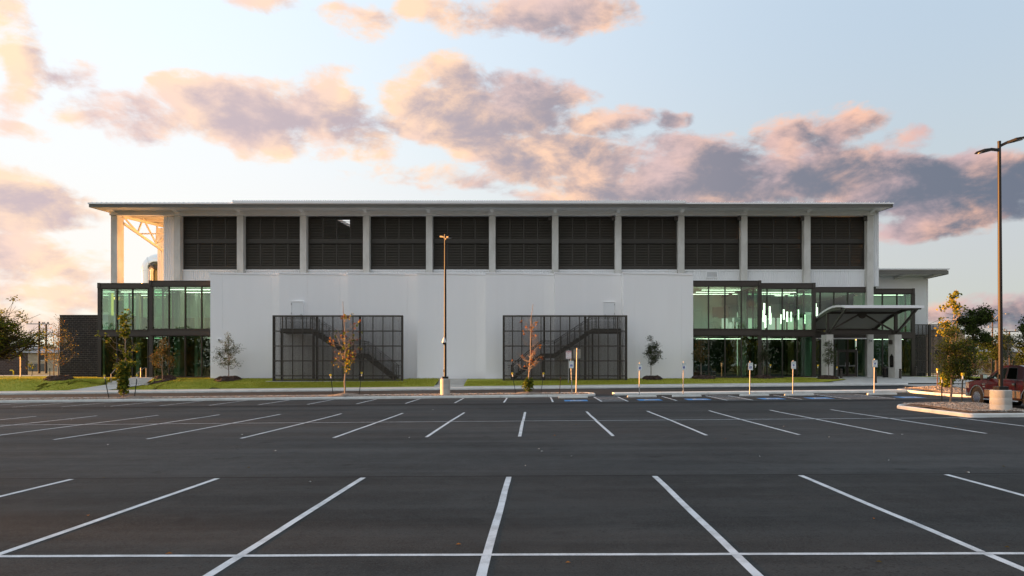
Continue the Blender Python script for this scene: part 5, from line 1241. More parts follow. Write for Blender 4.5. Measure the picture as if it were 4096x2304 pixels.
# ================================================================== PICKUP
def truck():
    XS, YF = 20.92, 33.95
    zg = gz(22, 31.2)
    t = empty('pickup_truck', 'dark red pickup truck with tan lower body at the right edge', 'pickup', loc=(XS, YF, zg)); t.rotation_euler = (0,0,R(-90))
    # local: x back along the body from the front bumper, y across (0 = near side, positive to the far side)
    red = mat('maroon_paint', (.033,.0014,.0026), .3, coat=.25, spec=.3); tan = mat('tan_paint', (.17,.13,.09), .4, coat=.2); chrome = mat('chrome', (.62,.62,.63), .12, metal=1); rub = mat('tyre_rubber', (.018,.018,.018), .85, bump=(40,.4,.01)); blk = mat('black_trim', (.015,.015,.015), .5)
    W = 1.98
    def loft(secs, name, m, parent=t, smooth=True):
        """secs: list of (x, outline of (y, z))"""
        mb = MB(); n = len(secs[0][1])
        for x, o in secs:
            for (y, z) in o: mb.v.append((x, y, z))
        for i in range(len(secs)-1):
            for k in range(n): mb.f.append([i*n+k, (i+1)*n+k, (i+1)*n+(k+1)%n, i*n+(k+1)%n]); mb.mi.append(0)
        mb.f += [list(range(n)), [(len(secs)-1)*n+k for k in range(n)]]; mb.mi += [0,0]
        return mb.build(name, m, parent, smooth=smooth)
    def side(poly, y0, y1, name, m, parent=t, smooth=False):
        mb = MB(); mb.prism(poly, y0, y1, 'y'); return mb.build(name, m, parent, smooth=smooth)
    fw, rw, R0 = .93, 4.47, .40
    def arch(cx, r, z0): return [(cx+r*math.cos(R(a)), R0+r*math.sin(R(a))) for a in range(175, 4, -17)]
    # body side profile with wheel arches
    lower = [(.10,.62),(.06,.95),(.12,1.10),(.55,1.17),(1.45,1.24),(1.62,1.27),(5.70,1.29),(5.74,.62)]
    bott = [(5.66,.55),(rw+.56,.55)] + [(rw+.52*math.cos(R(a)), R0+.05+.50*math.sin(R(a))) for a in range(10, 171, 16)] + [(rw-.56,.42),(fw+.56,.42)] + [(fw+.52*math.cos(R(a)), R0+.05+.50*math.sin(R(a))) for a in range(10, 171, 16)] + [(fw-.56,.55)]
    poly = lower + bott
    # three slices across so the shoulders round off
    n = len(poly); mb = MB()
    def inset(p, d): 
        x, z = p; return (x + (d*.6 if x < .3 else -d*.3 if x > 5.5 else 0), z - (d*.5 if z > 1.05 else 0))
    layers = [(.05,.05),(.0,.0)]
    ys = [(.07,.06),(.0,.0),(W,.0),(W-.07,.06)]
    rows = [(.10,.10),(.03,.03),(0.0,0.0),(W,0.0),(W-.03,.03),(W-.10,.10)]
    rows = [(.0,.05),(.02,.0),(W-.02,.0),(W,.05)]
    for (y, d) in rows: mb.v += [(inset(p,d)[0], y, inset(p,d)[1]) for p in poly]
    for i in range(len(rows)-1):
        for k in range(n): mb.f.append([i*n+k, (i+1)*n+k, (i+1)*n+(k+1)%n, i*n+(k+1)%n]); mb.mi.append(0)
    mb.f += [list(range(n-1,-1,-1)), [(len(rows)-1)*n+k for k in range(n)]]; mb.mi += [0,0]
    body = mb.build('body', red, t, smooth=True)
    # cab
    def ring(x0, z, in_): return z
    cab = [(1.52,1.25),(2.42,1.86),(2.75,1.91),(3.55,1.91),(3.86,1.84),(4.02,1.27)]
    mb = MB(); rows = [(.02,0),(.16,.0),(W-.16,0),(W-.02,0)]
    lo = [(x, z) for x, z in cab]
    for y, k in ((.015, 1.27),(.19, 9),(W-.19, 9),(W-.015, 1.27)):
        for (x, z) in cab:
            f = (z-1.25)/(1.91-1.25); yy = y if k == 9 else (.015+.17*f if y < 1 else W-.015-.17*f)
            mb.v.append((x, yy, z))
    n = len(cab)
    for i in range(3):
        for k in range(n): mb.f.append([i*n+k, (i+1)*n+k, (i+1)*n+(k+1)%n, i*n+(k+1)%n]); mb.mi.append(0)
    mb.f += [list(range(n-1,-1,-1)), [3*n+k for k in range(n)]]; mb.mi += [0,0]
    cabo = mb.build('cab', red, t, smooth=False)
    def sidequad(pts, off, name, m, parent):
        mb = MB(); q = []
        for (x, z) in pts:
            f = (z-1.25)/(1.91-1.25); q.append((x, .015+.17*f-off, z))
        mb.add(q, [tuple(range(len(q)))]); o = mb.build(name, m, parent); return o
    sidequad([(1.72,1.285),(2.44,1.79),(2.88,1.82),(2.88,1.285)], .004, 'window_seal', blk, cabo); sidequad([(2.92,1.285),(2.92,1.82),(3.52,1.81),(3.66,1.285)], .004, 'window_seal', blk, cabo)
    sidequad([(1.86,1.31),(2.48,1.765),(2.84,1.79),(2.84,1.31)], .008, 'side_window', M['carglass'], cabo); sidequad([(2.96,1.31),(2.96,1.79),(3.49,1.785),(3.61,1.31)], .008, 'side_window', M['carglass'], cabo)
    mb = MB(); mb.add([(1.60,.22,1.31),(2.40,.34,1.83),(2.40,W-.34,1.83),(1.60,W-.22,1.31)],[(0,1,2,3)]); mb.v = [(x-.012, y, z+.01) for x,y,z in mb.v]; mb.build('windscreen', M['carglass'], cabo)
    # tan lower panels, trim, handles
    for a, b in ((fw+.57, rw-.57), (rw+.57, 5.6)):
        side([(a,.47),(b,.47),(b,.78),(a,.78)], -.012, .02, 'lower_panel', tan)
        side([(a,.78),(b,.78),(b,.805),(a,.805)], -.016, .018, 'trim_strip', chrome)
    for cx in (fw, rw):
        mb = MB(); o1 = [(cx+.55*math.cos(R(a)), R0+.05+.53*math.sin(R(a))) for a in range(2, 179, 11)]; i1 = [(cx+.50*math.cos(R(a)), R0+.05+.48*math.sin(R(a))) for a in range(2, 179, 11)]
        for k in range(len(o1)-1):
            for yv in (-.018,): mb.add([(o1[k][0],yv,o1[k][1]),(o1[k+1][0],yv,o1[k+1][1]),(i1[k+1][0],yv,i1[k+1][1]),(i1[k][0],yv,i1[k][1]),(o1[k][0],.02,o1[k][1]),(o1[k+1][0],.02,o1[k+1][1])],[(0,1,2,3),(0,4,5,1)])
        mb.build('arch_trim', chrome, t)
        side([(cx+.5*math.cos(R(a)), R0+.05+.48*math.sin(R(a))) for a in range(0, 361, 24)][:-1], .03, .55, 'wheel_well', blk)
    for x in (2.62, 3.50):
        mb = MB(); mb.bevbox(x-.12, x+.10, -.035, .0, .99, 1.13, .01); h = mb.build('door_handle', blk, t); mb = MB(); mb.bevbox(x-.08, x+.08, -.055, -.036, 1.06, 1.10, .008); mb.build('pull', chrome, h)
    for x in (1.70, 2.90, 3.72):
        side([(x-.006,.5),(x+.006,.5),(x+.006,1.27),(x-.006,1.27)], -.0045, .01, 'door_gap', blk)
    side([(4.06,.55),(4.10,.55),(4.10,1.28),(4.06,1.28)], -.005, .02, 'bed_gap', blk)
    side([(1.30,1.00),(1.55,1.00),(1.55,1.06),(1.30,1.06)], -.012, .01, 'fender_badge', chrome); side([(1.36,.88),(1.54,.88),(1.54,.95),(1.36,.95)], -.012, .01, 'fender_badge', chrome)
    mb = MB(); mb.bevbox(1.66, 1.86, -.33, -.09, 1.24, 1.50, .03); mr = mb.build('wing_mirror', blk, t); mb = MB(); mb.bar((1.80,-.1,1.33),(1.85,.04,1.30),.08,.08); mb.build('mirror_arm', blk, mr); mb = MB(); mb.quad((1.862,-.30,1.27),(1.862,-.12,1.27),(1.862,-.12,1.47),(1.862,-.30,1.47)); mb.build('mirror_glass', chrome, mr)
    mb = MB(); mb.bevbox(-.02, .2, .02, W-.02, .42, .72, .04); mb.build('front_bumper', chrome, t)
    for y0, y1 in ((-.004,.36),(W-.36,W+.004)):
        mb = MB(); mb.hexa([(.05,y0,.82),(.34,y0,.82),(.34,y1,.82),(.03,y1,.82),(.09,y0,1.09),(.30,y0,1.09),(.30,y1,1.09),(.07,y1,1.09)]); mb.build('headlight', mat('headlamp_lens', (.22,.22,.23), .1), t)
    mb = MB(); mb.box(.02, .08, .42, W-.42, .76, 1.08); mb.build('grille', chrome, t)
    mb = MB(); mb.bevbox(5.68, 5.82, .04, W-.04, .45, .68, .03); mb.build('rear_bumper', chrome, t)
    mb = MB(); mb.box(4.12, 5.66, .10, W-.10, 1.288, 1.30); mb.build('bed_cover', blk, t)
    mb = MB(); mb.tube([(fw+.6,-.06,.33),(rw-.6,-.06,.33)], .04, 10); mb.build('side_step', chrome, t, smooth=True)
    mb = MB(); mb.box(.5, 5.3, .35, W-.35, .28, .55); mb.build('chassis', blk, t)
    for cx in (fw, rw):
        for near in (True, False):
            yc, sg = (.13, -1) if near else (W-.13, 1)
            wh = empty('wheel'); wh.parent = t; wh.location = (cx, yc, R0)
            mb = MB(); mb.lathe((0,0,0), [(.27,-.135),(.36,-.14),(.395,-.11),(.40,-.05),(.40,.05),(.395,.11),(.36,.14),(.27,.135)], 32, 'y'); mb.build('tyre', rub, wh, smooth=True)
            mb = MB(); mb.lathe((0,sg*.02,0), [(.272,sg*.12),(.255,sg*.10),(.235,sg*.03)], 32, 'y'); rim = mb.build('rim', chrome, wh, smooth=True)
            for s in range(6):
                a = 2*math.pi*s/6+.3; mb = MB()
                for e in (-.17, .17): mb.bar((.04*math.cos(a), sg*.10, .04*math.sin(a)), (.262*math.cos(a+e), sg*.125, .262*math.sin(a+e)), .035, .04, (0,1,0))
                mb.build('spoke', chrome, wh)
            mb = MB(); mb.lathe((0,sg*.11,0), [(.06,-.02),(.05,.025),(.01,.03)], 16, 'y'); mb.build('hub_cap', chrome, wh)
truck()

# ================================================================== TREES
def leaf(mb, p, s, rd, droop=.0):
    d = Vector((rd.gauss(0,1), rd.gauss(0,1), rd.gauss(0,.8)-droop)).normalized(); u = d.orthogonal().normalized()
    q = Matrix.Rotation(rd.random()*6.28, 3, d) @ u; L, w = s*rd.uniform(.7,1.3), s*rd.uniform(.35,.55)
    n = d.cross(q)*w*.25
    o = len(mb.v); p = Vector(p)
    mb.v += [tuple(p), tuple(p+d*L*.45+q*w+n), tuple(p+d*L), tuple(p+d*L*.45-q*w+n)]; mb.f.append([o,o+1,o+2,o+3]); mb.mi.append(mb.cur)
def ell(rd, e, shell=.0):
    """random point in an ellipsoid (ox, oy, oz, rx, ry, rz)"""
    while True:
        v = Vector((rd.uniform(-1,1), rd.uniform(-1,1), rd.uniform(-1,1)))
        if shell*shell < v.length_squared < 1: return Vector((e[0]+v.x*e[3], e[1]+v.y*e[4], e[2]+v.z*e[5]))
def tree(name, label, base, H, r0, crown, leaves, nb=16, nt=4, size=.09, spread=.12, bark='bark', seed=1, lean=(0,0), start=.3, group=None, cat='tree', clump=0, droop=.2, twig=1.0, rise=.6):
    rd = random.Random(seed); t = empty(name, label, cat, group, loc=base)
    tr = [Vector((0,0,-.15))]; n = 7
    for i in range(1, n+1):
        f = i/n; tr.append(Vector((lean[0]*f+rd.gauss(0,.012*H*.4), lean[1]*f+rd.gauss(0,.012*H*.4), H*f)))
    mb = MB(); mb.tube(tr, [r0*(1-.85*(i/n)) + .006 for i in range(n+1)], 8)
    def at(f): k = min(n-1, int(f*n)); return tr[k].lerp(tr[k+1], f*n-k)
    tips = []
    for b in range(nb):
        e = crown[b % len(crown)]; end = ell(rd, e, .55)
        f = max(start, min(.96, (end.z - (abs(end.x)+abs(end.y))*rise*rd.uniform(.6,1.3))/H)); s = at(f); d = end-s
        mid = s + d*.5 + Vector((d.x*.12, d.y*.12, -d.length*.10)) + Vector((rd.gauss(0,.04), rd.gauss(0,.04), rd.gauss(0,.03)))*d.length
        br = max(.005, r0*.42*(1-f*.6)); pts = [s, s.lerp(mid,.5), mid, mid.lerp(end,.55)+Vector((0,0,d.length*.03)), end]
        mb.tube(pts, [br, br*.8, br*.6, br*.42, br*.2], 5, cap=False)
        tips += [pts[2].lerp(pts[3], rd.random()), pts[3], pts[3].lerp(end, .5), end]
        for q in range(nt):
            k = rd.uniform(.35, .98); p0 = pts[int(k*4)].lerp(pts[min(4,int(k*4)+1)], k*4-int(k*4))
            L = d.length*rd.uniform(.2,.5)*twig; dd = (d.normalized()*.6 + Vector((rd.gauss(0,.6), rd.gauss(0,.6), rd.gauss(.15,.4)))).normalized()
            p1 = p0+dd*L*.5+Vector((0,0,.03*L)); p2 = p0+dd*L
            mb.tube([p0,p1,p2], [br*.35, br*.22, br*.1], 4, cap=False); tips += [p1, p1.lerp(p2,.5), p2, p2]
    mb.build('trunk', M[bark], t, smooth=True)
    if leaves:
        lb = MB(); mats = [M[m] for m, c in leaves]
        cl = [rd.choice(tips) for _ in range(clump)] if clump else None
        for i, (m, c) in enumerate(leaves):
            lb.cur = i
            for _ in range(c):
                p = rd.choice(cl if cl else tips); leaf(lb, p + Vector((rd.gauss(0,spread), rd.gauss(0,spread), rd.gauss(0,spread*.8))), size, rd, droop)
        lb.build('crown', mats, t)
    return t
def foliage(t, es, leaves, size, seed, droop=.2, name='crown'):
    """extra leaves filling ellipsoids (in the tree's own frame)"""
    rd = random.Random(seed); lb = MB(); mats = [M[m] for m, c in leaves]
    for i, (m, c) in enumerate(leaves):
        lb.cur = i
        for _ in range(c):
            e = rd.choice(es); leaf(lb, ell(rd, e, .25), size, rd, droop)
    return lb.build(name, mats, t)
def ring(px0, px1, Z, zf, label, h=.28):
    """bark mound round a trunk"""
    x0, x1 = wx(px0,Z), wx(px1,Z); cx = (x0+x1)/2; r = (x1-x0)/2; mb = MB(); n = 28; rd = random.Random(int(px0))
    rows = [(1.0,-.08),(.93,.35),(.8,.7),(.6,.95),(.35,.85),(.0,.75)]
    for (k, hh) in rows:
        for i in range(n):
            a = 2*math.pi*i/n; rr = r*k*(1+.07*rd.gauss(0,1)); x, y = cx+rr*math.cos(a), Z+rr*.8*math.sin(a)
            mb.v.append((x, y, zf(x, y)+h*hh*(1+.15*rd.gauss(0,1))))
    for j in range(len(rows)-1):
        for i in range(n): mb.f.append([j*n+i, j*n+(i+1)%n, (j+1)*n+(i+1)%n, (j+1)*n+i]); mb.mi.append(0)
    for _ in range(700):
        a = rd.random()*6.3; k = math.sqrt(rd.random())*1.04; x, y = cx+r*k*math.cos(a), Z+r*.8*k*math.sin(a); z = zf(x,y)+h*interp(k,[(0,.75),(.35,.85),(.6,.95),(.8,.7),(.93,.35),(1,0)])
        s = rd.uniform(.02,.06); c, sn = math.cos(a*7)*s, math.sin(a*7)*s
        mb.add([(x+c,y+sn,z),(x-c,y-sn,z),(x-sn*.4,y+c*.4,z+s*.9)],[(0,1,2)])
    return tag(mb.build('mulch_mound', M['mulch'], None), label, 'mulch', 'bark mounds round the lawn trees')
def sz(n, Z): return n*Z/F
Zl = 58.6
def lawn_tree(px, Z, py_b, cpx0, cpx1, cpy0, cpy1, ring_px, label, leaves, seed, nb=34, nt=6, size=.075, spread=.11, bark='bark', zf=lawn_z, mlabel='', r0=.035, **k):
    x = wx(px, Z); zb = zf(x, Z)+.18; cx = wx((cpx0+cpx1)/2, Z)-x; rx = sz(cpx1-cpx0, Z)/2; z0 = wz(cpy1, Z)-zb; z1 = wz(cpy0, Z)-zb
    H = z1-.1; crown = [(cx*.7, 0, z0*.5+z1*.5-.15*(z1-z0), rx*.85, rx*.85, (z1-z0)*.36), (cx*.5, 0, z0*.3+z1*.7, rx*.6, rx*.6, (z1-z0)*.32), (cx, 0, z0*.6+z1*.4, rx, rx*.9, (z1-z0)*.28)]
    t = tree('young_tree', label, (x, Z, zb), H, r0, crown, leaves, nb=nb, nt=nt, size=size, spread=spread, bark=bark, seed=seed, start=z0/H, group='young trees on the lawn', **k)
    ring(ring_px[0], ring_px[1], Z, zf, 'dark bark mulch mound under the ' + mlabel)
    return t
lawn_tree(234.6, 59.0, 1528, 175, 312, 1268, 1470, (182,290), 'sparse yellowing young tree in front of the dark block wall', [('leaf_olive',560),('leaf_yellow',150),('leaf_grey',200),('leaf_orange',60)], 11, nb=34, nt=6, size=.085, spread=.16, mlabel='yellowing tree by the block wall', r0=.06, twig=1.2)
x = wx(216,68); tree('young_tree', 'thin yellow-leaved tree standing behind the yellowing one on the left', (x,68,.95), 4.6, .05, [(-.3,0,3.2,1.2,1.0,1.3),(.2,0,2.4,1.3,1,.7)], [('leaf_yellow',330),('leaf_olive',260)], nb=24, nt=5, size=.1, spread=.2, seed=12, start=.25, group='young trees on the lawn'); ring(190,238,68,lambda x,y:.9,'dark bark mulch mound beyond the left lawn',.2)
lawn_tree(649.6, 59.0, 1528, 605, 704, 1352, 1484, (602,704), 'bronze-leaved young tree in front of the left glass corner', [('leaf_olive',1300),('leaf_orange',90),('leaf_grey',1000),('leaf_dark',400)], 13, mlabel='bronze-leaved tree')
lawn_tree(914, 58.5, 1520, 858, 978, 1336, 1478, (859,964), 'airy grey-green young tree in front of the white wall', [('leaf_grey',1300),('leaf_green',1000)], 14, spread=.09, mlabel='airy grey-green tree', twig=1.3)
lawn_tree(2604, 58.5, 1513, 2575, 2654, 1345, 1458, (2568,2650), 'dark dense oval young tree right of the right screen', [('leaf_dark',2800),('leaf_grey',700)], 15, nb=44, spread=.10, size=.07, mlabel='dark oval tree')
lawn_tree(2805, 59.2, 1509, 2772, 2834, 1356, 1448, (2763,2861), 'small brownish young tree at the corner of white wall and glass', [('leaf_olive',1300),('leaf_orange',200),('leaf_grey',500)], 16, mlabel='small brownish tree')
lawn_tree(3053, 59.6, 1507, 3029, 3074, 1378, 1460, (3011,3098), 'small grey-green young tree in front of the second glass bay', [('leaf_grey',1100),('leaf_dark',700)], 17, nb=28, size=.065, mlabel='small grey-green tree')
lawn_tree(3314.6, 58.9, 1513, 3289, 3349, 1353, 1461, (3269,3355), 'small feathery young tree in front of the left canopy pier', [('leaf_grey',900),('leaf_green',700),('leaf_dark',500)], 18, nb=30, size=.065, mlabel='tree before the canopy pier', zf=lambda x, y: plaza_z(x,y)+.02)
# sycamores in the gravel strip
ZI = 45.3; gi2 = lambda px: gz(wx(px,ZI), ZI)+.22
t = tree('young_tree', 'tall young sycamore with leafy base in the gravel strip at left', (wx(493,ZI),ZI,gi2(493)), 5.8, .05, [(0,0,3.6,1.1,.9,1.4),(.1,0,2.6,1.0,.9,.8),(.1,0,4.9,.55,.5,.9)], [('leaf_lime',170),('leaf_green',330),('leaf_yellow',30)], nb=26, nt=5, size=.15, spread=.10, bark='barkpale', seed=21, lean=(.25,0), start=.28, clump=60, group='young trees in the gravel strip')
foliage(t, [(0,0,.7,.34,.34,.55),(0,0,1.3,.38,.36,.55),(.05,0,1.9,.3,.3,.4)], [('leaf_lime',330),('leaf_green',480),('leaf_yellow',60)], .19, 22, name='base_leaves')
foliage(t, [(.2,0,5.2,.45,.4,.55),(.05,0,4.3,.4,.35,.5)], [('leaf_green',110),('leaf_lime',70)], .17, 23, name='top_leaves')
t = tree('young_tree', 'half-bare young sycamore with a few coloured leaves before the left screen', (wx(1381,ZI),ZI,gi2(1381)), 6.05, .055, [(0,0,3.6,1.15,.9,1.3),(.15,0,4.4,.9,.8,.9),(0,0,2.6,1.1,.9,.7)], [('leaf_red',50),('leaf_orange',15),('leaf_yellow',30),('leaf_green',70)], nb=40, nt=5, size=.15, spread=.06, bark='barkpale', seed=24, lean=(-.1,0), start=.24, clump=60, group='young trees in the gravel strip', twig=1.2)
foliage(t, [(.25,0,2.2,.3,.25,.6),(.1,0,1.8,.2,.2,.5),(0,0,2.9,.35,.3,.4)], [('leaf_lime',40),('leaf_yellow',40),('leaf_green',20)], .17, 25, name='low_leaves')
t = tree('young_tree', 'bare orange-brown young tree with a green shoot at its foot', (wx(2112,ZI),ZI,gi2(2112)), 5.75, .05, [(.1,0,3.2,.8,.7,1.3),(.25,0,4.3,.6,.5,.9),(-.05,0,2.1,.85,.7,.8)], [('leaf_orange',44),('leaf_red',26)], nb=46, nt=6, size=.15, spread=.05, bark='barkpale', seed=26, lean=(.3,0), start=.18, clump=34, group='young trees in the gravel strip', twig=1.2)
foliage(t, [(0,0,.42,.36,.34,.4),(.05,0,.7,.28,.28,.3)], [('leaf_green',420),('leaf_lime',90)], .13, 27, name='base_leaves')
# right-hand islands
x = wx(3801,30.8); zb = gz(x,30.8)+.3
t = tree('young_tree', 'olive-green bushy young tree in the near island by the lamp base', (x,30.8,zb), 3.5, .045, [(.25,0,1.9,.75,.7,.75),(.2,0,2.7,.6,.55,.7),(.3,0,1.5,.7,.6,.45)], [('leaf_grey',1800),('leaf_dark',3000),('leaf_green',4200),('leaf_lime',500)], nb=60, nt=7, size=.06, spread=.13, bark='bark', seed=31, lean=(.3,0), start=.3, group='trees in the right-hand islands')
x = wx(3786,43.6); zb = gz(x,43.6)+.4
t = tree('young_tree', 'slender sycamore with yellow leaf clusters behind the olive tree', (x,43.6,zb), 6.1, .06, [(.35,0,4.6,.95,.8,1.1),(.3,0,3.6,1.0,.8,.8),(.55,0,5.4,.4,.4,.5)], [('leaf_yellow',240),('leaf_lime',420),('leaf_green',160)], nb=30, nt=4, size=.15, spread=.09, bark='barkpale', seed=32, lean=(.6,0), start=.3, clump=85, group='trees in the right-hand islands')
foliage(t, [(0,0,.35,.42,.4,.42),(.05,0,.7,.35,.35,.3)], [('leaf_lime',420),('leaf_yellow',60),('leaf_green',140)], .16, 33, name='base_leaves')
# larger trees behind
def big_tree(name, label, px, Z, zb, crowns, trunk_h, r0, leaves, seed, size=.22, spread=.35, nb=30, lean=(0,0), bark='barkdark', clump=150):
    return tree(name, label, (wx(px,Z),Z,zb), trunk_h, r0, crowns, leaves, nb=nb, nt=7, size=size, spread=spread, bark=bark, seed=seed, lean=lean, start=.3, group='old trees beyond the lot', clump=clump, rise=.3)
S = lambda px0, px1, py0, py1, Z, pxb, zb: (wx((px0+px1)/2,Z)-wx(pxb,Z), 0, wz((py0+py1)/2,Z)-zb, sz(px1-px0,Z)/2, sz(px1-px0,Z)/2*.8, sz(py1-py0,Z)/2)
Zo = 82; zb = .86
big_tree('oak_tree', 'dark gnarled oak behind the fence, tallest of the trees at right', 3893, Zo, zb, [S(3878,3952,1225,1285,Zo,3893,zb),S(3835,3900,1262,1320,Zo,3893,zb),S(3845,3955,1300,1385,Zo,3893,zb),S(3930,3985,1242,1285,Zo,3893,zb),S(3870,3990,1340,1420,Zo,3893,zb),S(3840,3900,1370,1430,Zo,3893,zb)], 6.5, .28, [('leaf_dark',5200),('leaf_green',2600)], 41, size=.2, spread=.28, nb=46, clump=190)
Zo = 78
big_tree('oak_tree', 'dark oak cut by the right edge of the picture', 4130, Zo, zb, [S(4070,4180,1275,1350,Zo,4130,zb),S(4058,4170,1320,1420,Zo,4130,zb),S(4080,4240,1250,1380,Zo,4130,zb),S(4075,4140,1390,1450,Zo,4130,zb)], 5.5, .3, [('leaf_dark',4200),('leaf_green',2400)], 42, size=.2, spread=.3, nb=36, clump=150)
Zo = 96
big_tree('oak_tree', 'low spreading oak between the lamp pole and the tall oak', 3985, Zo, zb, [S(3930,4030,1350,1430,Zo,3985,zb),S(3960,4060,1330,1400,Zo,3985,zb)], 3.6, .22, [('leaf_dark',2600),('leaf_green',1500)], 43, size=.2, spread=.32, nb=26, clump=110)
big_tree('bare_tree', 'grey nearly bare tree between the lamp pole and the right-edge oak', 4032, 74, zb, [S(4010,4065,1340,1440,74,4032,zb)], 3.6, .1, [('leaf_grey',260)], 44, size=.14, spread=.2, nb=40, bark='bark', clump=60)
Zo = 66; zb = .95
big_tree('pecan_tree', 'big backlit tree reaching in from the left edge', -175, Zo, zb, [S(-40,70,1255,1310,Zo,-175,zb),S(-60,70,1300,1355,Zo,-175,zb),S(40,150,1345,1380,Zo,-175,zb),S(-10,95,1335,1380,Zo,-175,zb),S(-320,-60,1200,1400,Zo,-175,zb)], 6.2, .34, [('leaf_green',3600),('leaf_olive',1800),('leaf_lime',2800)], 45, size=.16, spread=.22, nb=54, clump=230)  # lime leaves put the backlit glow into the crown's colour

# ================================================================== BACKGROUND
def upole(px, py0, Z, arms, label, r=.17):
    x = wx(px,Z); p = empty('utility_pole', label, 'utility pole', 'wooden utility poles', loc=(x,Z,.8)); h = wz(py0,Z)-.8
    mb = MB(); mb.tube([(0,0,-.2),(0,0,h*.5),(0,0,h)], [r,r*.85,r*.7], 12); mb.build('shaft', M['wood'], p, smooth=True)
    for (py, a, b, ins) in arms:
        z = wz(py,Z)-.8; xa, xb = wx(a,Z)-x, wx(b,Z)-x; mb = MB(); mb.box(xa, xb, -r-.12, -r, z-.07, z+.07); arm = mb.build('crossarm', M['steel'] if ins else M['wood'], p)
        for u in (.04,.2,.8,.96):
            xx = xa+(xb-xa)*u; mb = MB(); mb.lathe((xx,-r-.06,z), [(.03,.07),(.07,.12),(.05,.2),(.075,.25),(.03,.32)], 8); mb.build('insulator', M['fascia'], arm)
    return p
upole(157, 1286, 110, [(1296,110,201,True),(1338,117,172,True)], 'left of the two dark utility poles beyond the lawn')
upole(184.6, 1294, 112, [(1296.5,172,199,False),(1332,150,218,True),(1339,165,198,True)], 'right of the two dark utility poles beyond the lawn')
upole(3970, 1243, 118, [(1284,3960,3988,False),(1309,3950,4000,True)], 'utility pole with street lamp arm seen left of the tall lamp post', .14)
upole(4038, 1325, 105, [(1326,4012,4070,False)], 'short utility pole right of the tall lamp post', .13)
x = wx(3970,118); mb = MB(); mb.tube([(x,117.8,wz(1280,118)),(x+.6,117.6,wz(1262,118)),(x+1.2,117.4,wz(1255,118)),(x+1.8,117.3,wz(1255,118))], .05, 8); mb.bevbox(x+1.7,x+2.4,117.15,117.45,wz(1257,118)-.05,wz(1257,118)+.1,.03); tag(mb.build('street_light', M['steel']), 'curved street light arm on the right utility pole', 'street light')
mb = MB(); xs_ = wx(3792,120); mb.tube([(wx(3715,120),120,wz(1297,120)),(wx(3757,120),120,wz(1279,120)),(wx(3775,120),120,wz(1270,120)),(wx(3790,120),120,wz(1269,120))], .05, 8); mb.bevbox(wx(3783,120),wx(3796,120),119.9,120.2,wz(1272,120),wz(1268,120),.03); tag(mb.build('street_light', M['steel']), 'street light arm rising behind the perforated screen', 'street light')
# low block wall with gas pipe, far left
wl = empty('block_wall', 'low brown block wall at the left edge', 'wall', loc=(wx(52,85),85,.9))
mb = MB(); a, b = wx(-260,85)-wx(52,85), wx(104.6,85)-wx(52,85); mb.box(a, b, 0, .3, -.2, wz(1413,85)-.9); mb.build('wall', M['farblock'], wl); mb = MB(); mb.box(a-.03, b+.03, -.04, .34, wz(1413,85)-.9, wz(1412,85)-.86); mb.build('coping', M['bronze'], wl)
mb = MB(); x = wx(54,84.5); mb.tube([(x,84.5,.8),(x,84.5,1.25),(x-.02,84.5,1.42),(x-.15,84.5,1.52),(x-.42,84.5,1.52)], .08, 10); tag(mb.build('gas_pipe', M['yellow'], smooth=True), 'bent yellow pipe in front of the low brown wall', 'pipe')
x = wx(83,68); sg = empty('sign', 'brown box sign on a sunlit post at the left edge of the lawn', 'sign', loc=(x,68,.95))
mb = MB(); mb.tube([(0,0,-.2),(0,0,wz(1405,68)-.95)], .055, 12); mb.build('post', M['steel'], sg, smooth=True); mb = MB(); mb.box(-.14,.12,-.1,.1,wz(1427,68)-.95,wz(1404,68)-.95); mb.build('sign_box', M['bronze_beam'], sg)
def house(label, px0, px1, py_roof, Z, mats, depth=14, garage=None, windows=()):
    h = empty('house', label, 'building', loc=(wx((px0+px1)/2,Z),Z,.85)); x0, x1 = wx(px0,Z)-h.location.x, wx(px1,Z)-h.location.x; zt = wz(py_roof,Z)-.85
    mb = MB(); mb.box(x0, x1, 0, depth, -.2, zt); mb.build('wall', M[mats[0]], h)
    mb = MB(); mb.prism([(-.6,zt),(depth+.6,zt),(depth/2,zt+1.3)], x0-.5, x1+.5, 'x'); mb.build('roof', M[mats[1]], h)
    for (a, b, c, d) in windows:
        mb = MB(); mb.box(wx(a,Z)-h.location.x, wx(b,Z)-h.location.x, -.06, .0, wz(d,Z)-.85, wz(c,Z)-.85); w = mb.build('window', M['glasslens'], h)
        mb = MB(); mb.box(wx(a,Z)-h.location.x-.06, wx(b,Z)-h.location.x+.06, -.1, -.061, wz(d,Z)-.93, wz(d,Z)-.85); mb.build('sill', M['white_trim'], w)
    if garage:
        a, b, c, d = garage; mb = MB(); mb.box(wx(a,Z)-h.location.x, wx(b,Z)-h.location.x, -.08, .0, 0, wz(c,Z)-.85); gd = mb.build('roller_door', M['fascia'], h)
        for i in range(7):
            z = (wz(c,Z)-.85)*i/7; mb = MB(); mb.box(wx(a,Z)-h.location.x+.05, wx(b,Z)-h.location.x-.05, -.11, -.081, z+.03, z+(wz(c,Z)-.85)/7-.03); mb.build('door_slat', M['fascia'], gd)
    return h
M['stonewarm'] = blockmat('limestone_wall', (.50,.42,.30), (.42,.35,.25), (.36,.3,.22), 1.2, .4); M['bluegrey'] = mat('blue_grey_siding', (.46,.50,.54), .7, var=((.4,.44,.48),.5,.3)); M['greyroof'] = mat('grey_metal_roof', (.26,.26,.26), .6)
house('pale limestone building with grey roller door far left behind the poles', 110, 245, 1412, 150, ('stonewarm','greyroof'), garage=(116,178,1455,1484), windows=((160,176,1378+40,1440),))
house('long pale blue-grey shed far left behind the low wall', -200, 128, 1398, 190, ('bluegrey','greyroof'))
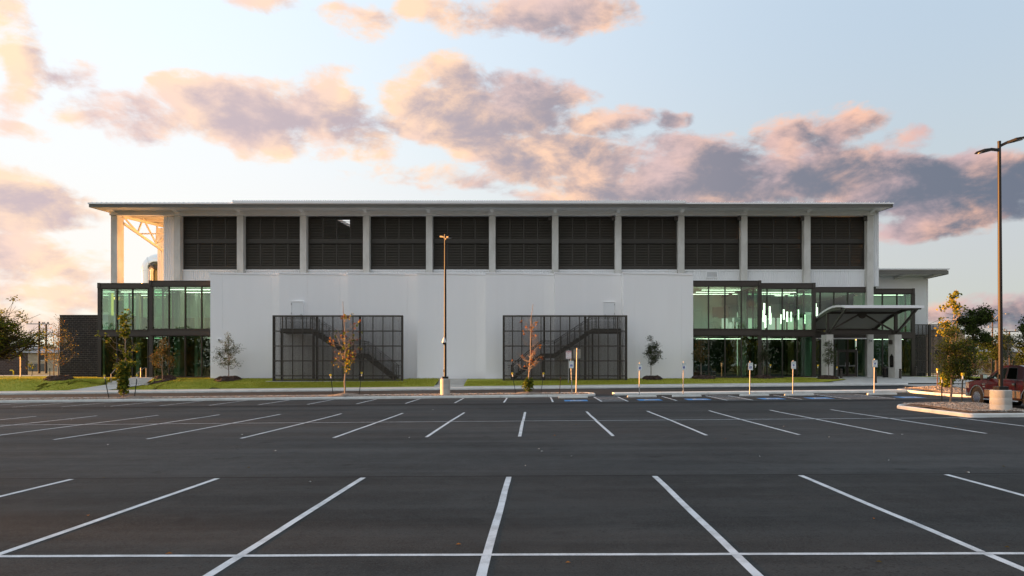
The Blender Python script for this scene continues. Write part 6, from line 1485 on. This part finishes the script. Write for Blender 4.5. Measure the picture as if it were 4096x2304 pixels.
M['tanwall'] = mat('tan_wall', (.42,.30,.22), .8, var=((.36,.26,.19),.3,.3))
house('low tan building glimpsed behind the right screen', 3700, 3860, 1300+20, 150, ('tanwall','greyroof'), windows=((3740,3760,1400,1430),))
house('low warm brown building between the trees at right', 3900, 4075, 1408, 170, ('tanwall','greyroof'), windows=((3930,3945,1425,1445),(3990,4010,1425,1445)))
# black picket fence
fx0, fx1, fz = wx(3800,80), wx(4300,80), .88
fe = empty('picket_fence', 'black steel picket fence in front of the trees at right', 'fence', loc=(fx0,80,fz)); L = fx1-fx0
for z in (.18, 1.55):
    mb = MB(); mb.box(0, L, -.02, .02, z-.02, z+.02); mb.build('rail', M['bronze'], fe)
for i in range(int(L/2.4)+1):
    mb = MB(); mb.bevbox(i*2.4-.05, i*2.4+.05, -.05, .05, -.1, 1.9, .01); mb.build('post', M['bronze'], fe)
mb = MB()
for i in range(int(L/.115)):
    x = i*.115; mb.hexa([(x-.01,-.01,.05),(x+.01,-.01,.05),(x+.01,.01,.05),(x-.01,.01,.05),(x-.006,-.006,1.8),(x+.006,-.006,1.8),(x+.006,.006,1.8),(x-.006,.006,1.8)])
mb.build('pickets', M['bronze'], fe)['kind'] = 'stuff'
# distant woods closing the horizon, ahead and behind
def woods(label, spots, seed, leaves=('leaf_dark','leaf_green'), size=.6, n=260):
    rd = random.Random(seed); lb = MB(); mats = [M[l] for l in leaves]
    for (x, y, h, w) in spots:
        for _ in range(n):
            lb.cur = rd.randrange(len(mats)); leaf(lb, ell(rd, (x, y, .8+h*.45, w, w, h*.6)), size, rd)
    return tag(lb.build('woods', mats), label, 'woods', kind='stuff')
rw = random.Random(9)
woods('low dark line of trees along the horizon beyond the building', [(rw.uniform(-190,-60) if i % 3 == 0 else rw.uniform(60,260), rw.uniform(205,260), rw.uniform(4,7), rw.uniform(3,6)) for i in range(90)]+[(58+64*i/29+rw.uniform(-1.5,1.5), rw.uniform(112,138), rw.uniform(3,6), rw.uniform(2,3.5)) for i in range(30)], 51, size=.45, n=330)
woods('dark row of trees reflected in the ground floor glass', [(-120+240*i/99+rw.uniform(-2,2), -62+rw.uniform(-4,4), rw.uniform(8.5,12.5), rw.uniform(2.6,4.2)) for i in range(100)], 52, size=.55, n=900)
woods('added row of trees out of view, shading the lot from its left side', [(-80+rw.uniform(-3,3), -22+76*i/43, rw.uniform(5.5,8.5), rw.uniform(2.2,3.4)) for i in range(44)], 53, size=.4, n=420)  # unseen trees, added to keep low sun off the lot and the pickup
# fallen leaves scattered on the asphalt
rd = random.Random(77); lb = MB()
for i in range(90):
    lb.cur = rd.randrange(3); y = 4+40*rd.random()**1.3; x = rd.uniform(-.75,.75)*y; a = rd.random()*6.3; s = rd.uniform(.015,.045); c, sn = math.cos(a)*s, math.sin(a)*s; z = gz(x,y)+.012
    lb.add([(x+c,y+sn,z),(x-sn*.6,y+c*.6,z+.012),(x-c,y-sn,z),(x+sn*.6,y-c*.6,z+.012)],[(0,1,2,3)])
tag(lb.build('fallen_leaves', [M['leaf_orange'],M['leaf_olive'],M['kerb']]), 'scattered dry leaves and small stones on the asphalt', 'leaves', kind='stuff')
